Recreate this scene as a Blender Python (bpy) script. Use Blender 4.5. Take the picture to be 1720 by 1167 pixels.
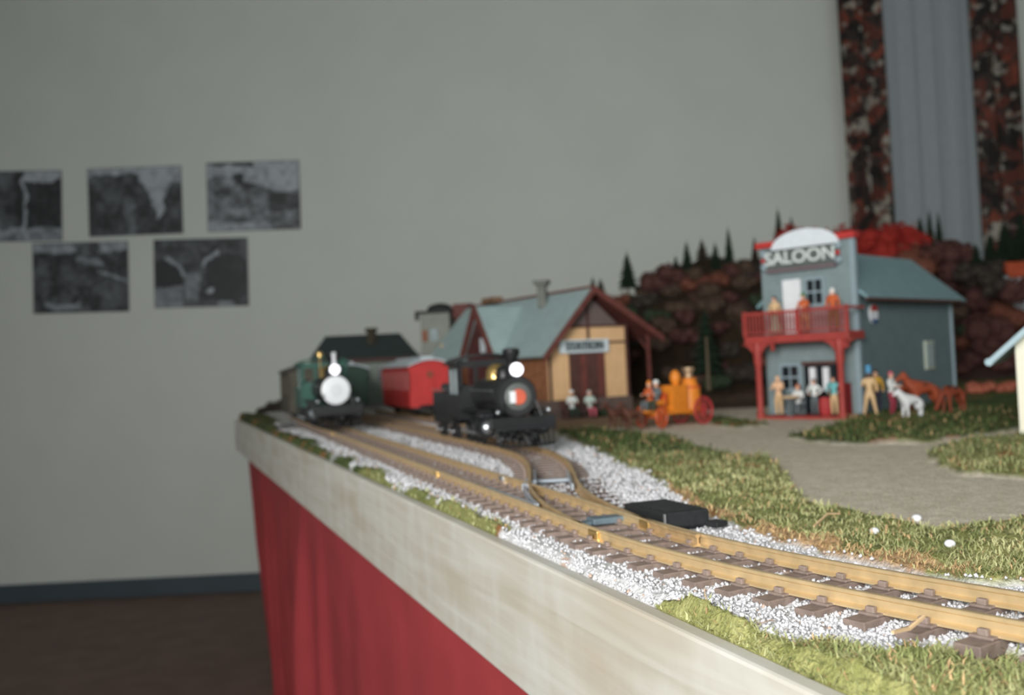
import bpy, bmesh, math, random
import numpy as np
from mathutils import Vector, Matrix
random.seed(7); rng = np.random.default_rng(7)
for o in list(bpy.data.objects): bpy.data.objects.remove(o)
SC = bpy.context.scene; COL = SC.collection
R_ = math.radians
# ---------------------------------------------------------------- camera, world, lights
H = 1.0                                   # eye height above the floor
F = 1720*35/36.0; ROLL = math.atan(.05); PIT = math.atan(27.5/F)
cd = bpy.data.cameras.new('camera'); cam = bpy.data.objects.new('camera', cd); COL.objects.link(cam)
cd.lens = 35; cd.sensor_width = 36; cd.clip_start = .02; cd.clip_end = 50
cam.matrix_world = Matrix.Translation((0,0,H)) @ Matrix.Rotation(math.pi/2+PIT,4,'X') @ Matrix.Rotation(-ROLL,4,'Z')
cd.dof.use_dof = True; cd.dof.focus_distance = .52; cd.dof.aperture_fstop = 9.5
SC.camera = cam
SC.view_settings.view_transform = 'Standard'; SC.view_settings.look = 'None'
SC.view_settings.gamma = 1; SC.view_settings.use_curve_mapping = False
SC.view_settings.exposure = 0.0
w = bpy.data.worlds.new('world'); SC.world = w; w.use_nodes = True
w.node_tree.nodes['Background'].inputs[0].default_value = (.90,.97,1.0,1)
w.node_tree.nodes['Background'].inputs[1].default_value = 1.05
def area(name, loc, target, sx, sy, power, color):
    l = bpy.data.lights.new(name,'AREA'); l.shape = 'RECTANGLE'; l.size = sx; l.size_y = sy
    l.energy = power; l.color = color
    o = bpy.data.objects.new(name,l); COL.objects.link(o); o.location = loc
    o.rotation_euler = (Vector(target)-Vector(loc)).to_track_quat('-Z','Y').to_euler(); return o
wl=area('window_daylight', (-.75,-1.25,1.6), (.25,2.2,1.0), .9, .8, 19, (1,.985,.95))
wl.data.spread=R_(85)
area('camera_flash', (-.06,-.03,1.09), (.15,2,.95), .05, .03, 1.3, (1,.99,.975))

# ---------------------------------------------------------------- pixel <-> place
def ray(px,py):
    x=(px-860)/F; y=-(py-583.5)/F
    c,s=math.cos(ROLL),math.sin(ROLL); u=x*c+y*s; v=-x*s+y*c
    cp,sp=math.cos(PIT),math.sin(PIT)
    return (u, cp-v*sp, sp+v*cp)
def at(px,py,Y):
    r=ray(px,py); t=Y/r[1]; return Vector((r[0]*t, Y, H+r[2]*t))
GZ = H-.135        # scenery ground
RT = H-.12         # rail top
def on(px,py,z=None):
    z = GZ if z is None else z
    r=ray(px,py); t=(z-H)/r[2]; return Vector((r[0]*t, r[1]*t, z))

# ---------------------------------------------------------------- materials
def lin(c):
    return tuple((v/255/12.92 if v/255<=.04045 else ((v/255+.055)/1.055)**2.4) for v in c)
MATS = {}
def mat(name, rgb, rough=.6, metal=0, var=.12, scale=60, bump=0, emit=0, spec=.5, rgb2=None, stretch=None, detail=4):
    if name in MATS: return MATS[name]
    m = bpy.data.materials.new(name); MATS[name]=m; m.use_nodes=True; nt=m.node_tree; N=nt.nodes; L=nt.links
    b=N['Principled BSDF']; c=lin(rgb)
    b.inputs['Roughness'].default_value=rough; b.inputs['Metallic'].default_value=metal
    b.inputs['Specular IOR Level'].default_value=spec
    tc=N.new('ShaderNodeTexCoord'); nz=N.new('ShaderNodeTexNoise'); nz.inputs['Scale'].default_value=scale
    nz.inputs['Detail'].default_value=detail
    mp=N.new('ShaderNodeMapping'); L.new(tc.outputs['Object'],mp.inputs[0]); L.new(mp.outputs[0],nz.inputs['Vector'])
    if stretch: mp.inputs['Scale'].default_value=stretch
    rp=N.new('ShaderNodeValToRGB'); L.new(nz.outputs['Fac'],rp.inputs[0])
    c2 = lin(rgb2) if rgb2 else tuple(min(1,v*(1+var)) for v in c)
    c1 = c if rgb2 else tuple(v*(1-var) for v in c)
    rp.color_ramp.elements[0].position=.3; rp.color_ramp.elements[1].position=.7
    rp.color_ramp.elements[0].color=(*c1,1); rp.color_ramp.elements[1].color=(*c2,1)
    L.new(rp.outputs[0],b.inputs['Base Color'])
    if bump:
        bp=N.new('ShaderNodeBump'); bp.inputs['Strength'].default_value=bump; bp.inputs['Distance'].default_value=.002
        L.new(nz.outputs['Fac'],bp.inputs['Height']); L.new(bp.outputs[0],b.inputs['Normal'])
    if emit:
        b.inputs['Emission Color'].default_value=(*c,1); b.inputs['Emission Strength'].default_value=emit
    return m
def attr_mat(name, rough=.9, bump=.5, scale=300, var=.25, bdist=.003, spec=.2):
    m = bpy.data.materials.new(name); MATS[name]=m; m.use_nodes=True; nt=m.node_tree; N=nt.nodes; L=nt.links
    b=N['Principled BSDF']; b.inputs['Roughness'].default_value=rough; b.inputs['Specular IOR Level'].default_value=spec
    a=N.new('ShaderNodeAttribute'); a.attribute_name='col'
    tc=N.new('ShaderNodeTexCoord'); nz=N.new('ShaderNodeTexNoise'); nz.inputs['Scale'].default_value=scale; nz.inputs['Detail'].default_value=5
    L.new(tc.outputs['Object'],nz.inputs['Vector'])
    mr=N.new('ShaderNodeMapRange'); L.new(nz.outputs['Fac'],mr.inputs[0]); mr.inputs[1].default_value=.3; mr.inputs[2].default_value=.7
    mr.inputs[3].default_value=1-var; mr.inputs[4].default_value=1+var
    mx=N.new('ShaderNodeVectorMath'); mx.operation='SCALE'; L.new(a.outputs['Color'],mx.inputs[0]); L.new(mr.outputs[0],mx.inputs['Scale'])
    L.new(mx.outputs[0],b.inputs['Base Color'])
    if bump:
        bp=N.new('ShaderNodeBump'); bp.inputs['Strength'].default_value=bump; bp.inputs['Distance'].default_value=bdist
        L.new(nz.outputs['Fac'],bp.inputs['Height']); L.new(bp.outputs[0],b.inputs['Normal'])
    return m
def wave_mat(name, rgb, rgb2, axis='Z', scale=30, rough=.6, dist=.0, bump=.4, lo=.05, hi=.2):
    """board or shingle rows: a thin joint line every period"""
    m = bpy.data.materials.new(name); MATS[name]=m; m.use_nodes=True; nt=m.node_tree; N=nt.nodes; L=nt.links
    b=N['Principled BSDF']; b.inputs['Roughness'].default_value=rough
    tc=N.new('ShaderNodeTexCoord'); wv=N.new('ShaderNodeTexWave'); wv.wave_type='BANDS'; wv.bands_direction=axis
    wv.inputs['Scale'].default_value=scale; wv.inputs['Distortion'].default_value=dist; wv.wave_profile='SAW'
    L.new(tc.outputs['Object'],wv.inputs['Vector'])
    nz=N.new('ShaderNodeTexNoise'); nz.inputs['Scale'].default_value=40; L.new(tc.outputs['Object'],nz.inputs['Vector'])
    rp=N.new('ShaderNodeValToRGB'); rp.color_ramp.elements[0].position=lo; rp.color_ramp.elements[1].position=hi
    rp.color_ramp.elements[0].color=(*lin(rgb2),1); rp.color_ramp.elements[1].color=(*lin(rgb),1)
    L.new(wv.outputs['Fac'],rp.inputs[0])
    mr=N.new('ShaderNodeMapRange'); L.new(nz.outputs['Fac'],mr.inputs[0]); mr.inputs[3].default_value=.8; mr.inputs[4].default_value=1.2
    mx=N.new('ShaderNodeVectorMath'); mx.operation='SCALE'; L.new(rp.outputs[0],mx.inputs[0]); L.new(mr.outputs[0],mx.inputs['Scale'])
    L.new(mx.outputs[0],b.inputs['Base Color'])
    bp=N.new('ShaderNodeBump'); bp.inputs['Strength'].default_value=bump; bp.inputs['Distance'].default_value=.001
    L.new(wv.outputs['Fac'],bp.inputs['Height']); L.new(bp.outputs[0],b.inputs['Normal'])
    return m
black  = mat('black_plastic',(26,27,29),.42,var=.3)
black2 = mat('black_matte',(34,35,37),.7,var=.3)
steel  = mat('steel',(190,195,200),.3,.9,var=.05)
brass  = mat('brass',(226,192,124),.3,.9,var=.1)
railm  = mat('rail_brass',(216,190,146),.38,.45,var=.12,scale=90,spec=.6)
red    = mat('red_coach',(196,52,50),.45,var=.08)
reddk  = mat('red_dark',(120,26,32),.5,var=.1)
redpt  = mat('red_porch',(164,62,56),.5,var=.12)
green  = mat('green_loco',(44,92,80),.45,var=.15)
greendk= mat('green_coach',(30,62,50),.5,var=.15)
olive  = mat('olive_car',(76,72,58),.6,var=.15)
white  = mat('white_paint',(232,234,238),.4,var=.04)
offwh  = mat('offwhite_roof',(196,206,212),.5,var=.06)
glassd = mat('dark_glass',(30,36,40),.15,var=.1)
glassl = mat('pale_glass',(150,165,168),.2,var=.1)
brown  = mat('brown_timber',(84,54,48),.7,var=.2)
brownr = mat('redbrown_timber',(104,56,50),.7,var=.2)
orange = mat('orange_paint',(222,132,38),.5,var=.12,scale=90)
orred  = mat('orange_red',(196,84,40),.5,var=.15)
skin   = mat('skin',(226,176,150),.6,var=.05)
whiteglow = mat('lit_lamp',(250,248,255),.4,var=.01,emit=1.6)

# ---------------------------------------------------------------- mesh builder
class MB:
    def __init__(s): s.v=[]; s.f=[]; s.M=Matrix()
    def add(s,vs,fs,M=None):
        n=len(s.v); M = s.M if M is None else s.M@M
        s.v += [tuple(M@Vector(v)) for v in vs]; s.f += [tuple(i+n for i in f) for f in fs]; return s
    def box(s,c,d,rz=0,rx=0,ry=0):
        x,y,z=d[0]/2,d[1]/2,d[2]/2
        vs=[(-x,-y,-z),(x,-y,-z),(x,y,-z),(-x,y,-z),(-x,-y,z),(x,-y,z),(x,y,z),(-x,y,z)]
        fs=[(0,3,2,1),(4,5,6,7),(0,1,5,4),(1,2,6,5),(2,3,7,6),(3,0,4,7)]
        return s.add(vs,fs,Matrix.Translation(c)@Matrix.Rotation(rz,4,'Z')@Matrix.Rotation(ry,4,'Y')@Matrix.Rotation(rx,4,'X'))
    def b2(s,a,b):   # box from corner to corner
        return s.box([(a[i]+b[i])/2 for i in range(3)],[abs(b[i]-a[i]) for i in range(3)])
    def lathe(s,p0,p1,prof,n=16):
        """prof: list of (t along p0->p1 in metres, radius)"""
        p0=Vector(p0); d=(Vector(p1)-p0).normalized(); q=d.to_track_quat('Z','Y').to_matrix().to_4x4()
        vs=[];fs=[]
        for t,r in prof:
            for k in range(n):
                a=2*math.pi*k/n; vs.append((r*math.cos(a),r*math.sin(a),t))
        m=len(prof)
        for i in range(m-1):
            for k in range(n):
                k2=(k+1)%n; fs.append((i*n+k,i*n+k2,(i+1)*n+k2,(i+1)*n+k))
        fs.append(tuple(range(n-1,-1,-1))); fs.append(tuple((m-1)*n+k for k in range(n)))
        return s.add(vs,fs,Matrix.Translation(p0)@q)
    def cyl(s,p0,p1,r,r1=None,n=16):
        L=(Vector(p1)-Vector(p0)).length
        return s.lathe(p0,p1,[(0,r),(L,r if r1 is None else r1)],n)
    def sph(s,c,r,sc=(1,1,1),n=12):
        prof=[(-r*math.cos(math.pi*i/8), max(r*math.sin(math.pi*i/8),r*.02)) for i in range(9)]
        M=Matrix.Translation(c)@Matrix.Diagonal((*sc,1)); o=s.M; s.M=o@M; s.lathe((0,0,0),(0,0,1),prof,n); s.M=o; return s
    def prism(s,pts,vec):   # polygon pts (3d) extruded by vec
        n=len(pts); vec=Vector(vec); a=[Vector(p) for p in pts]
        return s.add([*a,*[p+vec for p in a]],[tuple(range(n-1,-1,-1)),tuple(range(n,2*n))]+[(i,(i+1)%n,(i+1)%n+n,i+n) for i in range(n)])
    def tube(s,pts,r,n=6):
        for a,b in zip(pts[:-1],pts[1:]): s.cyl(a,b,r,n=n)
        return s
    def ring(s,c,axis,R,r,n=20,m=6):
        q=Vector(axis).normalized().to_track_quat('Z','Y').to_matrix().to_4x4(); vs=[];fs=[]
        for i in range(n):
            a=2*math.pi*i/n
            for j in range(m):
                b=2*math.pi*j/m; rr=R+r*math.cos(b); vs.append((rr*math.cos(a),rr*math.sin(a),r*math.sin(b)))
        for i in range(n):
            for j in range(m): fs.append((i*m+j,((i+1)%n)*m+j,((i+1)%n)*m+(j+1)%m,i*m+(j+1)%m))
        return s.add(vs,fs,Matrix.Translation(c)@q)
    def build(s,name,m,parent=None,smooth=False,bevel=0,label=None,kind=None):
        me=bpy.data.meshes.new(name); me.from_pydata(s.v,[],s.f); me.update()
        bm=bmesh.new(); bm.from_mesh(me); bmesh.ops.recalc_face_normals(bm,faces=bm.faces)
        if bevel: bmesh.ops.bevel(bm,geom=[e for e in bm.edges if e.calc_face_angle(0)>.6],offset=bevel,segments=2,affect='EDGES',profile=.5)
        bm.to_mesh(me); bm.free()
        if smooth:
            me.polygons.foreach_set('use_smooth',[True]*len(me.polygons))
            try: me.set_sharp_from_angle(angle=R_(40))
            except Exception: pass
        me.materials.append(m)
        o=bpy.data.objects.new(name,me); COL.objects.link(o); o.parent=parent
        if label: o['label']=label
        if kind: o['kind']=kind
        return o
def thing(name,label,cat,loc=(0,0,0),rz=0,group=None):
    o=bpy.data.objects.new(name,None); o.empty_display_size=.02; COL.objects.link(o)
    o.location=loc; o.rotation_euler=(0,0,rz); tag(o,label,cat,group); return o
def tag(o,label,cat,group=None,kind=None):
    o['label']=label; o['category']=cat
    if group: o['group']=group
    if kind: o['kind']=kind
    return o
def copy_tree(o,parent=None):
    c=o.copy(); COL.objects.link(c); c.parent=parent
    for ch in list(o.children): copy_tree(ch,c)
    return c

# ---------------------------------------------------------------- value noise (numpy)
def vnoise(x,y,seed=0,octv=3):
    out=0; amp=1; tot=0; x=np.asarray(x,float); y=np.asarray(y,float)
    for o in range(octv):
        xi=np.floor(x).astype(np.int64); yi=np.floor(y).astype(np.int64); fx=x-xi; fy=y-yi
        fx=fx*fx*(3-2*fx); fy=fy*fy*(3-2*fy)
        def h(a,b):
            n=(a*374761393+b*668265263+seed*1442695+o*9176)&0xffffffff
            n=((n^(n>>13))*1274126177)&0xffffffff; return ((n^(n>>16))&0xffff)/65535.0
        v=h(xi,yi)*(1-fx)*(1-fy)+h(xi+1,yi)*fx*(1-fy)+h(xi,yi+1)*(1-fx)*fy+h(xi+1,yi+1)*fx*fy
        out=out+v*amp; tot+=amp; amp*=.5; x=x*2.03+17; y=y*2.03+5
    return out/tot
def inpoly(x,y,P):
    ins=np.zeros(x.shape,bool); n=len(P)
    for i in range(n):
        x1,y1=P[i]; x2,y2=P[(i+1)%n]
        c=((y1>y)!=(y2>y)); ins^= c & (x < (x2-x1)*(y-y1)/((y2-y1) if y2!=y1 else 1e-9)+x1)
    return ins

# ================================================================ THE ROOM
WY=4.68
def struct(name,mb,m,**k): o=mb.build(name,m,**k); o['kind']='structure'; return o
wallm = mat('wall_plaster',(214,218,212),.9,var=.025,scale=3,spec=.2)
floorm= mat('floor_brown',(118,98,88),.8,var=.12,scale=8,spec=.3)
struct('wall_back',MB().b2((-3.6,WY,0),(3.6,WY+.12,3.3)),wallm)
struct('wall_left',MB().b2((-3.72,-2.6,0),(-3.6,WY+.12,3.3)),wallm)
struct('wall_right',MB().b2((3.6,-2.6,0),(3.72,WY+.12,3.3)),wallm)
struct('floor',MB().b2((-3.6,-2.6,-.1),(3.6,WY,0)),floorm)
struct('ceiling',MB().b2((-3.72,-2.6,3.3),(3.72,WY+.12,3.42)),mat('ceiling_white',(205,205,200),.9,var=.02,scale=4))
struct('baseboard_back',MB().b2((-3.6,WY-.018,0),(3.6,WY,.085)),mat('baseboard_slate',(66,78,86),.6,var=.06,scale=5),bevel=.003)

# ---- prints on the wall
def print_img(kind,U,V,seed):
    n1=vnoise(U*9,V*7,seed,5); n2=vnoise(U*30,V*24,seed+3,3)
    U0,V0=U,V; U=U+.11*(vnoise(U0*7,V0*6,seed+9,3)-.5); V=V+.13*(vnoise(U0*8,V0*6,seed+21,3)-.5)
    g=.20+.30*(n1-.5)+.14*(n2-.5)
    if kind==0:      # cutting with a pale pole and a dark wall
        g=np.where((U<.5),.16+.25*(n1-.4)+.1*(n2-.5),.07+.05*n2)
        g=np.where((U>.58)&(V>.86),.42+.1*n1,g); g=np.where((V<.18)&(n1>.35),.42*n1+.12,g)
        g=np.where(np.abs(U-.60-.012*np.sin(V*3))<.016,.52,g); g=np.where((U<.3)&(V<.4-U),.40+.1*n2,g)
    elif kind==1:    # valley with a bright sky notch
        sky=(V>.9-.55*np.exp(-((U-.75)/.09)**2)-.12*(U>.55)+.05*(n1-.5)); g=np.where(sky,.40+.14*n2,.13+.22*(n1-.45)+.1*(n2-.5))
        g=np.where((np.abs(U-.45)<.05)&(V<.55),g+.1,g)
    elif kind==2:    # hill top with house
        hill=.78-.45*np.clip(U-.35,0,1)+.08*(n1-.5); g=np.where(V>hill,.42+.08*n2,.22+.5*(n1-.5)+.25*(n2-.5))
        g=np.where(((U-.35)/.06)**2+((V-.78)/.09)**2<1,.07,g); g=np.where((U>.65)&(np.abs(V-.42)<.14),g*.45,g)
        g=np.where((V<.12)&(U<.65),.36+.1*n2,g); g=np.where((V>.96)&(U<.5),.1,g)
    elif kind==3:    # hillside with dark block
        g=.12+.3*(n1-.42)+.12*(n2-.5); g=np.where((V>.86)&(U<.45),.40,g); g=np.where((V>.86)&(U>.72),.42,g)
        g=np.where((np.abs(V-.74)<.05)&(np.abs(U-.58)<.14),.34,g); g=np.where((np.abs(V-(.62-.5*(U-.6)))<.03)&(U>.65),.38,g)
        g=np.where((V<.13)&(np.abs(U-.33)<.18)&(V>.04),.38,g)
    else:            # two arches
        g=.12+.2*(n1-.4)+.12*(n2-.5)
        r1=np.hypot((U-.08)*1.4,V-.42); g=np.where((r1<.3)&(V>.28),.05,g); g=np.where((np.abs(r1-.32)<.025)&(V>.45)&(U>.12),.45,g)
        r2=np.hypot((U-.78)*1.4,V-.42); g=np.where(r2<.36,.06+.04*n1,g); g=np.where((np.abs(r2-.40)<.025)&(V>.6)&(U<.72),.42,g)
        g=np.where((V<.3)&(U<.28),.30+.1*n2,g); g=np.where((np.abs(U-.4)<.09)&(V>.12)&(V<.5),.32,g)
        g=np.where(np.hypot((U-.6)*1.4,V-.24)<.045,.55,g); g=np.where((np.abs(U-.76)<.1)&(V<.1),.42,g)
    g=g*(.62+.8*vnoise(U0*17,V0*12,seed+40,3)); return np.clip(np.clip(g,.01,1)**1.45*1.25,.03,.5)
picm=attr_mat('printed_paper',rough=.45,bump=0,var=.06,spec=.4)
def wall_print(cs,kind,label):
    TL,TR,BR,BL=[at(px,py,WY-.004) for px,py in cs]
    W=((TR-TL).length+(BR-BL).length)/2; Hh=((TL-BL).length+(TR-BR).length)/2
    c=(TL+TR+BR+BL)/4; ang=math.atan2((TR-TL).z,(TR-TL).x)
    t=thing('wall_photograph',label,'photograph',(c.x,WY-.001,c.z),0,'photographs pinned to the wall'); t.rotation_euler=(0,-ang,0)
    MB().b2((-W/2-.004,-.0025,-Hh/2-.004),(W/2+.004,0,Hh/2+.004)).build('paper_backing',mat('photo_paper',(90,95,100),.5,var=.03),t)
    nx,ny=72,50; us=np.linspace(0,1,nx+1); vsn=np.linspace(0,1,ny+1); U,V=np.meshgrid(us,vsn)
    P=np.stack([(U-.5)*W,np.full_like(U,-.0035),(V-.5)*Hh],-1).reshape(-1,3)
    idx=np.arange((nx+1)*(ny+1)).reshape(ny+1,nx+1)
    fs=np.stack([idx[:-1,:-1],idx[:-1,1:],idx[1:,1:],idx[1:,:-1]],-1).reshape(-1,4)
    me=bpy.data.meshes.new('printed_image'); me.from_pydata(P.tolist(),[],fs.tolist())
    g=print_img(kind,U.ravel(),V.ravel(),kind*11+5); a=me.color_attributes.new('col','FLOAT_COLOR','POINT')
    a.data.foreach_set('color',np.stack([g*.90,g*.97,g*1.06,np.ones_like(g)],-1).ravel())
    me.materials.append(picm); o=bpy.data.objects.new('printed_image',me); COL.objects.link(o); o.parent=t
wall_print([(-52,290),(101,287),(104,401),(-48,407)],0,'black and white photograph cut by the left edge, upper row, with pale vertical streak')
wall_print([(147,285),(302,279),(307,390),(152,397)],1,'black and white valley photograph in the middle of the upper row')
wall_print([(346,275),(500,270),(505,383),(352,388)],2,'black and white photograph of a hill with pale sky, right end of upper row')
wall_print([(53,410),(213,406),(216,520),(60,527)],3,'black and white photograph of a hillside, left one of the lower row')
wall_print([(258,404),(413,400),(418,510),(262,518)],4,'black and white photograph of two dark round shapes, right one of the lower row')

# ---- window with net curtain and floral drapes
def window_unit():
    x0=at(1430,300,WY).x; x1=at(1690,300,WY).x
    t=bpy.data.objects.new('window_1',None); COL.objects.link(t); t.location=(0,WY-.001,0); t['kind']='structure'
    fr=mat('window_frame_white',(210,210,205),.5,var=.03)
    m=MB(); z0,z1=1.15,2.55
    m.b2((x0,-.03,z0),(x0+.05,0,z1)); m.b2((x1-.05,-.03,z0),(x1,0,z1)); m.b2((x0+.05,-.03,z0),(x1-.05,0,z0+.05)); m.b2((x0+.05,-.03,z1-.05),(x1-.05,0,z1))
    m.build('window_frame',fr,t)
    MB().b2((x0+.05,-.008,z0+.05),(x1-.05,-.002,z1-.05)).build('pane',glassl,t)
window_unit()
def cloth(name,xs,y,z0,z1,amp,nf,m,label,cat,lean=0,group=None,ph=0):
    nx,nz=64,30; v=[];f=[]
    for j in range(nz+1):
        z=z0+(z1-z0)*j/nz; tz=j/nz
        for i in range(nx+1):
            u=i/nx; x=xs[0]+(xs[1]-xs[0])*u
            yy=y+amp*math.sin(u*nf*2*math.pi+ph+.4*math.sin(z*2))*(1-.15*tz)+.3*amp*math.sin(u*nf*4.7*math.pi+1+ph)
            v.append((x+lean*(z1-z),yy,z))
    for j in range(nz):
        for i in range(nx): a=j*(nx+1)+i; f.append((a,a+1,a+nx+2,a+nx+1))
    me=bpy.data.meshes.new(name); me.from_pydata(v,[],f); me.polygons.foreach_set('use_smooth',[True]*len(f)); me.materials.append(m)
    o=bpy.data.objects.new(name,me); COL.objects.link(o)
    s=o.modifiers.new('s','SOLIDIFY'); s.thickness=.0015; tag(o,label,cat,group); return o
def floral():
    m=bpy.data.materials.new('floral_cloth'); m.use_nodes=True; N=m.node_tree.nodes; L=m.node_tree.links; b=N['Principled BSDF']
    b.inputs['Roughness'].default_value=.9; b.inputs['Specular IOR Level'].default_value=.1
    tc=N.new('ShaderNodeTexCoord')
    def blot(scale,seed,thr,wd=.03):
        mp=N.new('ShaderNodeMapping'); mp.inputs['Location'].default_value=(seed,0,seed*2); mp.inputs['Scale'].default_value=(1.25,.0,.9); L.new(tc.outputs['Object'],mp.inputs[0])
        n=N.new('ShaderNodeTexNoise'); n.inputs['Scale'].default_value=scale; n.inputs['Detail'].default_value=2.5; L.new(mp.outputs[0],n.inputs['Vector'])
        r=N.new('ShaderNodeMapRange'); r.inputs[1].default_value=thr-wd; r.inputs[2].default_value=thr+wd; L.new(n.outputs['Fac'],r.inputs[0]); return r.outputs[0]
    cur=None; base=lin((166,162,150))
    prev=None
    for sc,sd,th,c in ((9,1.3,.45,(104,64,56)),(12,4.1,.57,(132,74,60)),(11,7.7,.51,(50,47,46)),(22,9.2,.56,(70,62,58)),(18,2.2,.64,(158,154,144))):
        mx=N.new('ShaderNodeMix'); mx.data_type='RGBA'; L.new(blot(sc,sd,th),mx.inputs[0])
        if prev is None: mx.inputs[6].default_value=(*base,1)
        else: L.new(prev,mx.inputs[6])
        mx.inputs[7].default_value=(*lin(c),1); prev=mx.outputs[2]
    L.new(prev,b.inputs['Base Color']); return m
flo=floral(); CY=WY-.10
a=at(1404,0,CY); b=at(1477,0,CY); lean=.0
cloth('floral_drape',(a.x,b.x),CY,1.0,3.2,.022,2,flo,'narrow dark floral drape hanging left of the net curtain','curtain',.008)
a=at(1628,0,CY); b=at(1704,0,CY)
cloth('floral_drape',(a.x,b.x),CY,1.0,3.2,.020,1.6,flo,'red and cream floral drape hanging right of the net curtain','curtain',.004,ph=2)
a=at(1462,0,CY); b=at(1650,0,CY)
cloth('net_curtain',(a.x,b.x),CY+.05,1.0,3.2,.006,5,mat('net_cloth',(160,168,172),.95,var=.05,scale=90,spec=.1,stretch=(1,1,.3)),'plain lilac grey net curtain hanging between two floral drapes','curtain')
MB().cyl((a.x-.35,CY+.02,3.22),(b.x+.3,CY+.02,3.22),.012).build('curtain_rod',mat('rod_brown',(90,70,55),.5,var=.1),None,True)
tag(bpy.data.objects['curtain_rod'],'brown rod that carries the drapes above the window','curtain rod')

# ================================================================ TABLE
def bx(Y): return .2555-.36*Y          # outer face of the front fascia
P0=Vector((bx(-.45),-.45)); P1=Vector((bx(3.27),3.27)); P2=Vector((-.66,4.05)); P3=Vector((-.2,4.42)); P4=Vector((2.75,4.42)); P5=Vector((2.75,-.45))
tbl=thing('display_table','long exhibition table with pale wooden edge boards carrying the model railway','table',(1,2,0))
def tp(v,z): return Vector((v.x-1,v.y-2,z))
FZ=H-.1365
woodf=None
def wood_mat():
    m=bpy.data.materials.new('pale_pine'); m.use_nodes=True; N=m.node_tree.nodes; L=m.node_tree.links; b=N['Principled BSDF']
    b.inputs['Roughness'].default_value=.38; b.inputs['Specular IOR Level'].default_value=.35
    tc=N.new('ShaderNodeTexCoord')
    mp=N.new('ShaderNodeMapping'); mp.inputs['Rotation'].default_value=(0,0,R_(-19.8)); L.new(tc.outputs['Object'],mp.inputs[0])
    mp2=N.new('ShaderNodeMapping'); mp2.inputs['Scale'].default_value=(60,3,60); L.new(mp.outputs[0],mp2.inputs[0])
    n=N.new('ShaderNodeTexNoise'); n.inputs['Scale'].default_value=1.6; n.inputs['Detail'].default_value=6; n.inputs['Distortion'].default_value=.6; L.new(mp2.outputs[0],n.inputs['Vector'])
    r=N.new('ShaderNodeValToRGB'); L.new(n.outputs['Fac'],r.inputs[0])
    r.color_ramp.elements[0].position=.32; r.color_ramp.elements[0].color=(*lin((188,182,168)),1)
    r.color_ramp.elements[1].position=.68; r.color_ramp.elements[1].color=(*lin((206,204,194)),1)
    # pale smears paint flash reflections into the colour; tan patches across the board
    mp3=N.new('ShaderNodeMapping'); mp3.inputs['Scale'].default_value=(14,14,7); L.new(mp.outputs[0],mp3.inputs[0])
    n3=N.new('ShaderNodeTexNoise'); n3.inputs['Scale'].default_value=1.4; n3.inputs['Detail'].default_value=4; L.new(mp3.outputs[0],n3.inputs['Vector'])
    q=N.new('ShaderNodeMapRange'); q.inputs[1].default_value=.45; q.inputs[2].default_value=.72; L.new(n3.outputs['Fac'],q.inputs[0]); q.inputs[4].default_value=.5
    mx=N.new('ShaderNodeMix'); mx.data_type='RGBA'; L.new(q.outputs[0],mx.inputs[0]); L.new(r.outputs[0],mx.inputs[6]); mx.inputs[7].default_value=(*lin((220,221,216)),1)
    mp4=N.new('ShaderNodeMapping'); mp4.inputs['Scale'].default_value=(3,3,16); mp4.inputs['Location'].default_value=(4,2,1); L.new(mp.outputs[0],mp4.inputs[0])
    n4=N.new('ShaderNodeTexNoise'); n4.inputs['Scale'].default_value=1.3; L.new(mp4.outputs[0],n4.inputs['Vector'])
    q4=N.new('ShaderNodeMapRange'); q4.inputs[1].default_value=.55; q4.inputs[2].default_value=.75; q4.inputs[4].default_value=.55; L.new(n4.outputs['Fac'],q4.inputs[0])
    mx2=N.new('ShaderNodeMix'); mx2.data_type='RGBA'; L.new(q4.outputs[0],mx2.inputs[0]); L.new(mx.outputs[2],mx2.inputs[6]); mx2.inputs[7].default_value=(*lin((178,160,134)),1)
    L.new(mx2.outputs[2],b.inputs['Base Color'])
    rr=N.new('ShaderNodeMapRange'); rr.inputs[3].default_value=.5; rr.inputs[4].default_value=.28; L.new(n3.outputs['Fac'],rr.inputs[0]); L.new(rr.outputs[0],b.inputs['Roughness'])
    bp=N.new('ShaderNodeBump'); bp.inputs['Strength'].default_value=.25; bp.inputs['Distance'].default_value=.0006; L.new(n.outputs['Fac'],bp.inputs['Height']); L.new(bp.outputs[0],b.inputs['Normal'])
    return m
pine=wood_mat()
def fascia(a,b,th=.012):
    d=(b-a).normalized(); n=Vector((d.y,-d.x))      # inward when walking away from the camera
    pts=[a,b,b+n*th,a+n*th]
    MB().prism([tp(p,FZ-.1) for p in pts],(0,0,.1)).build('edge_board',pine,tbl,bevel=.0022)
fascia(P0,P1); fascia(P1,P2); fascia(P2,P3); fascia(P3,P4); fascia(P4,P5); fascia(P5,P0)
inset=[P0+Vector((.02,.02)),P1+Vector((.02,-.01)),P2+Vector((.02,-.01)),P3+Vector((.01,-.02)),P4-Vector((.02,.02)),P5+Vector((-.02,.02))]
MB().prism([tp(p,FZ-.03) for p in inset],(0,0,.018)).build('tabletop',mat('plywood',(150,120,86),.7),tbl)
for p in inset:
    q=p+(Vector((1,2))-p).normalized()*.35
    MB().b2(tp(q-Vector((.025,.025)),0),tp(q+Vector((.025,.025)),FZ-.03)).build('leg',pine,tbl)
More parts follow.
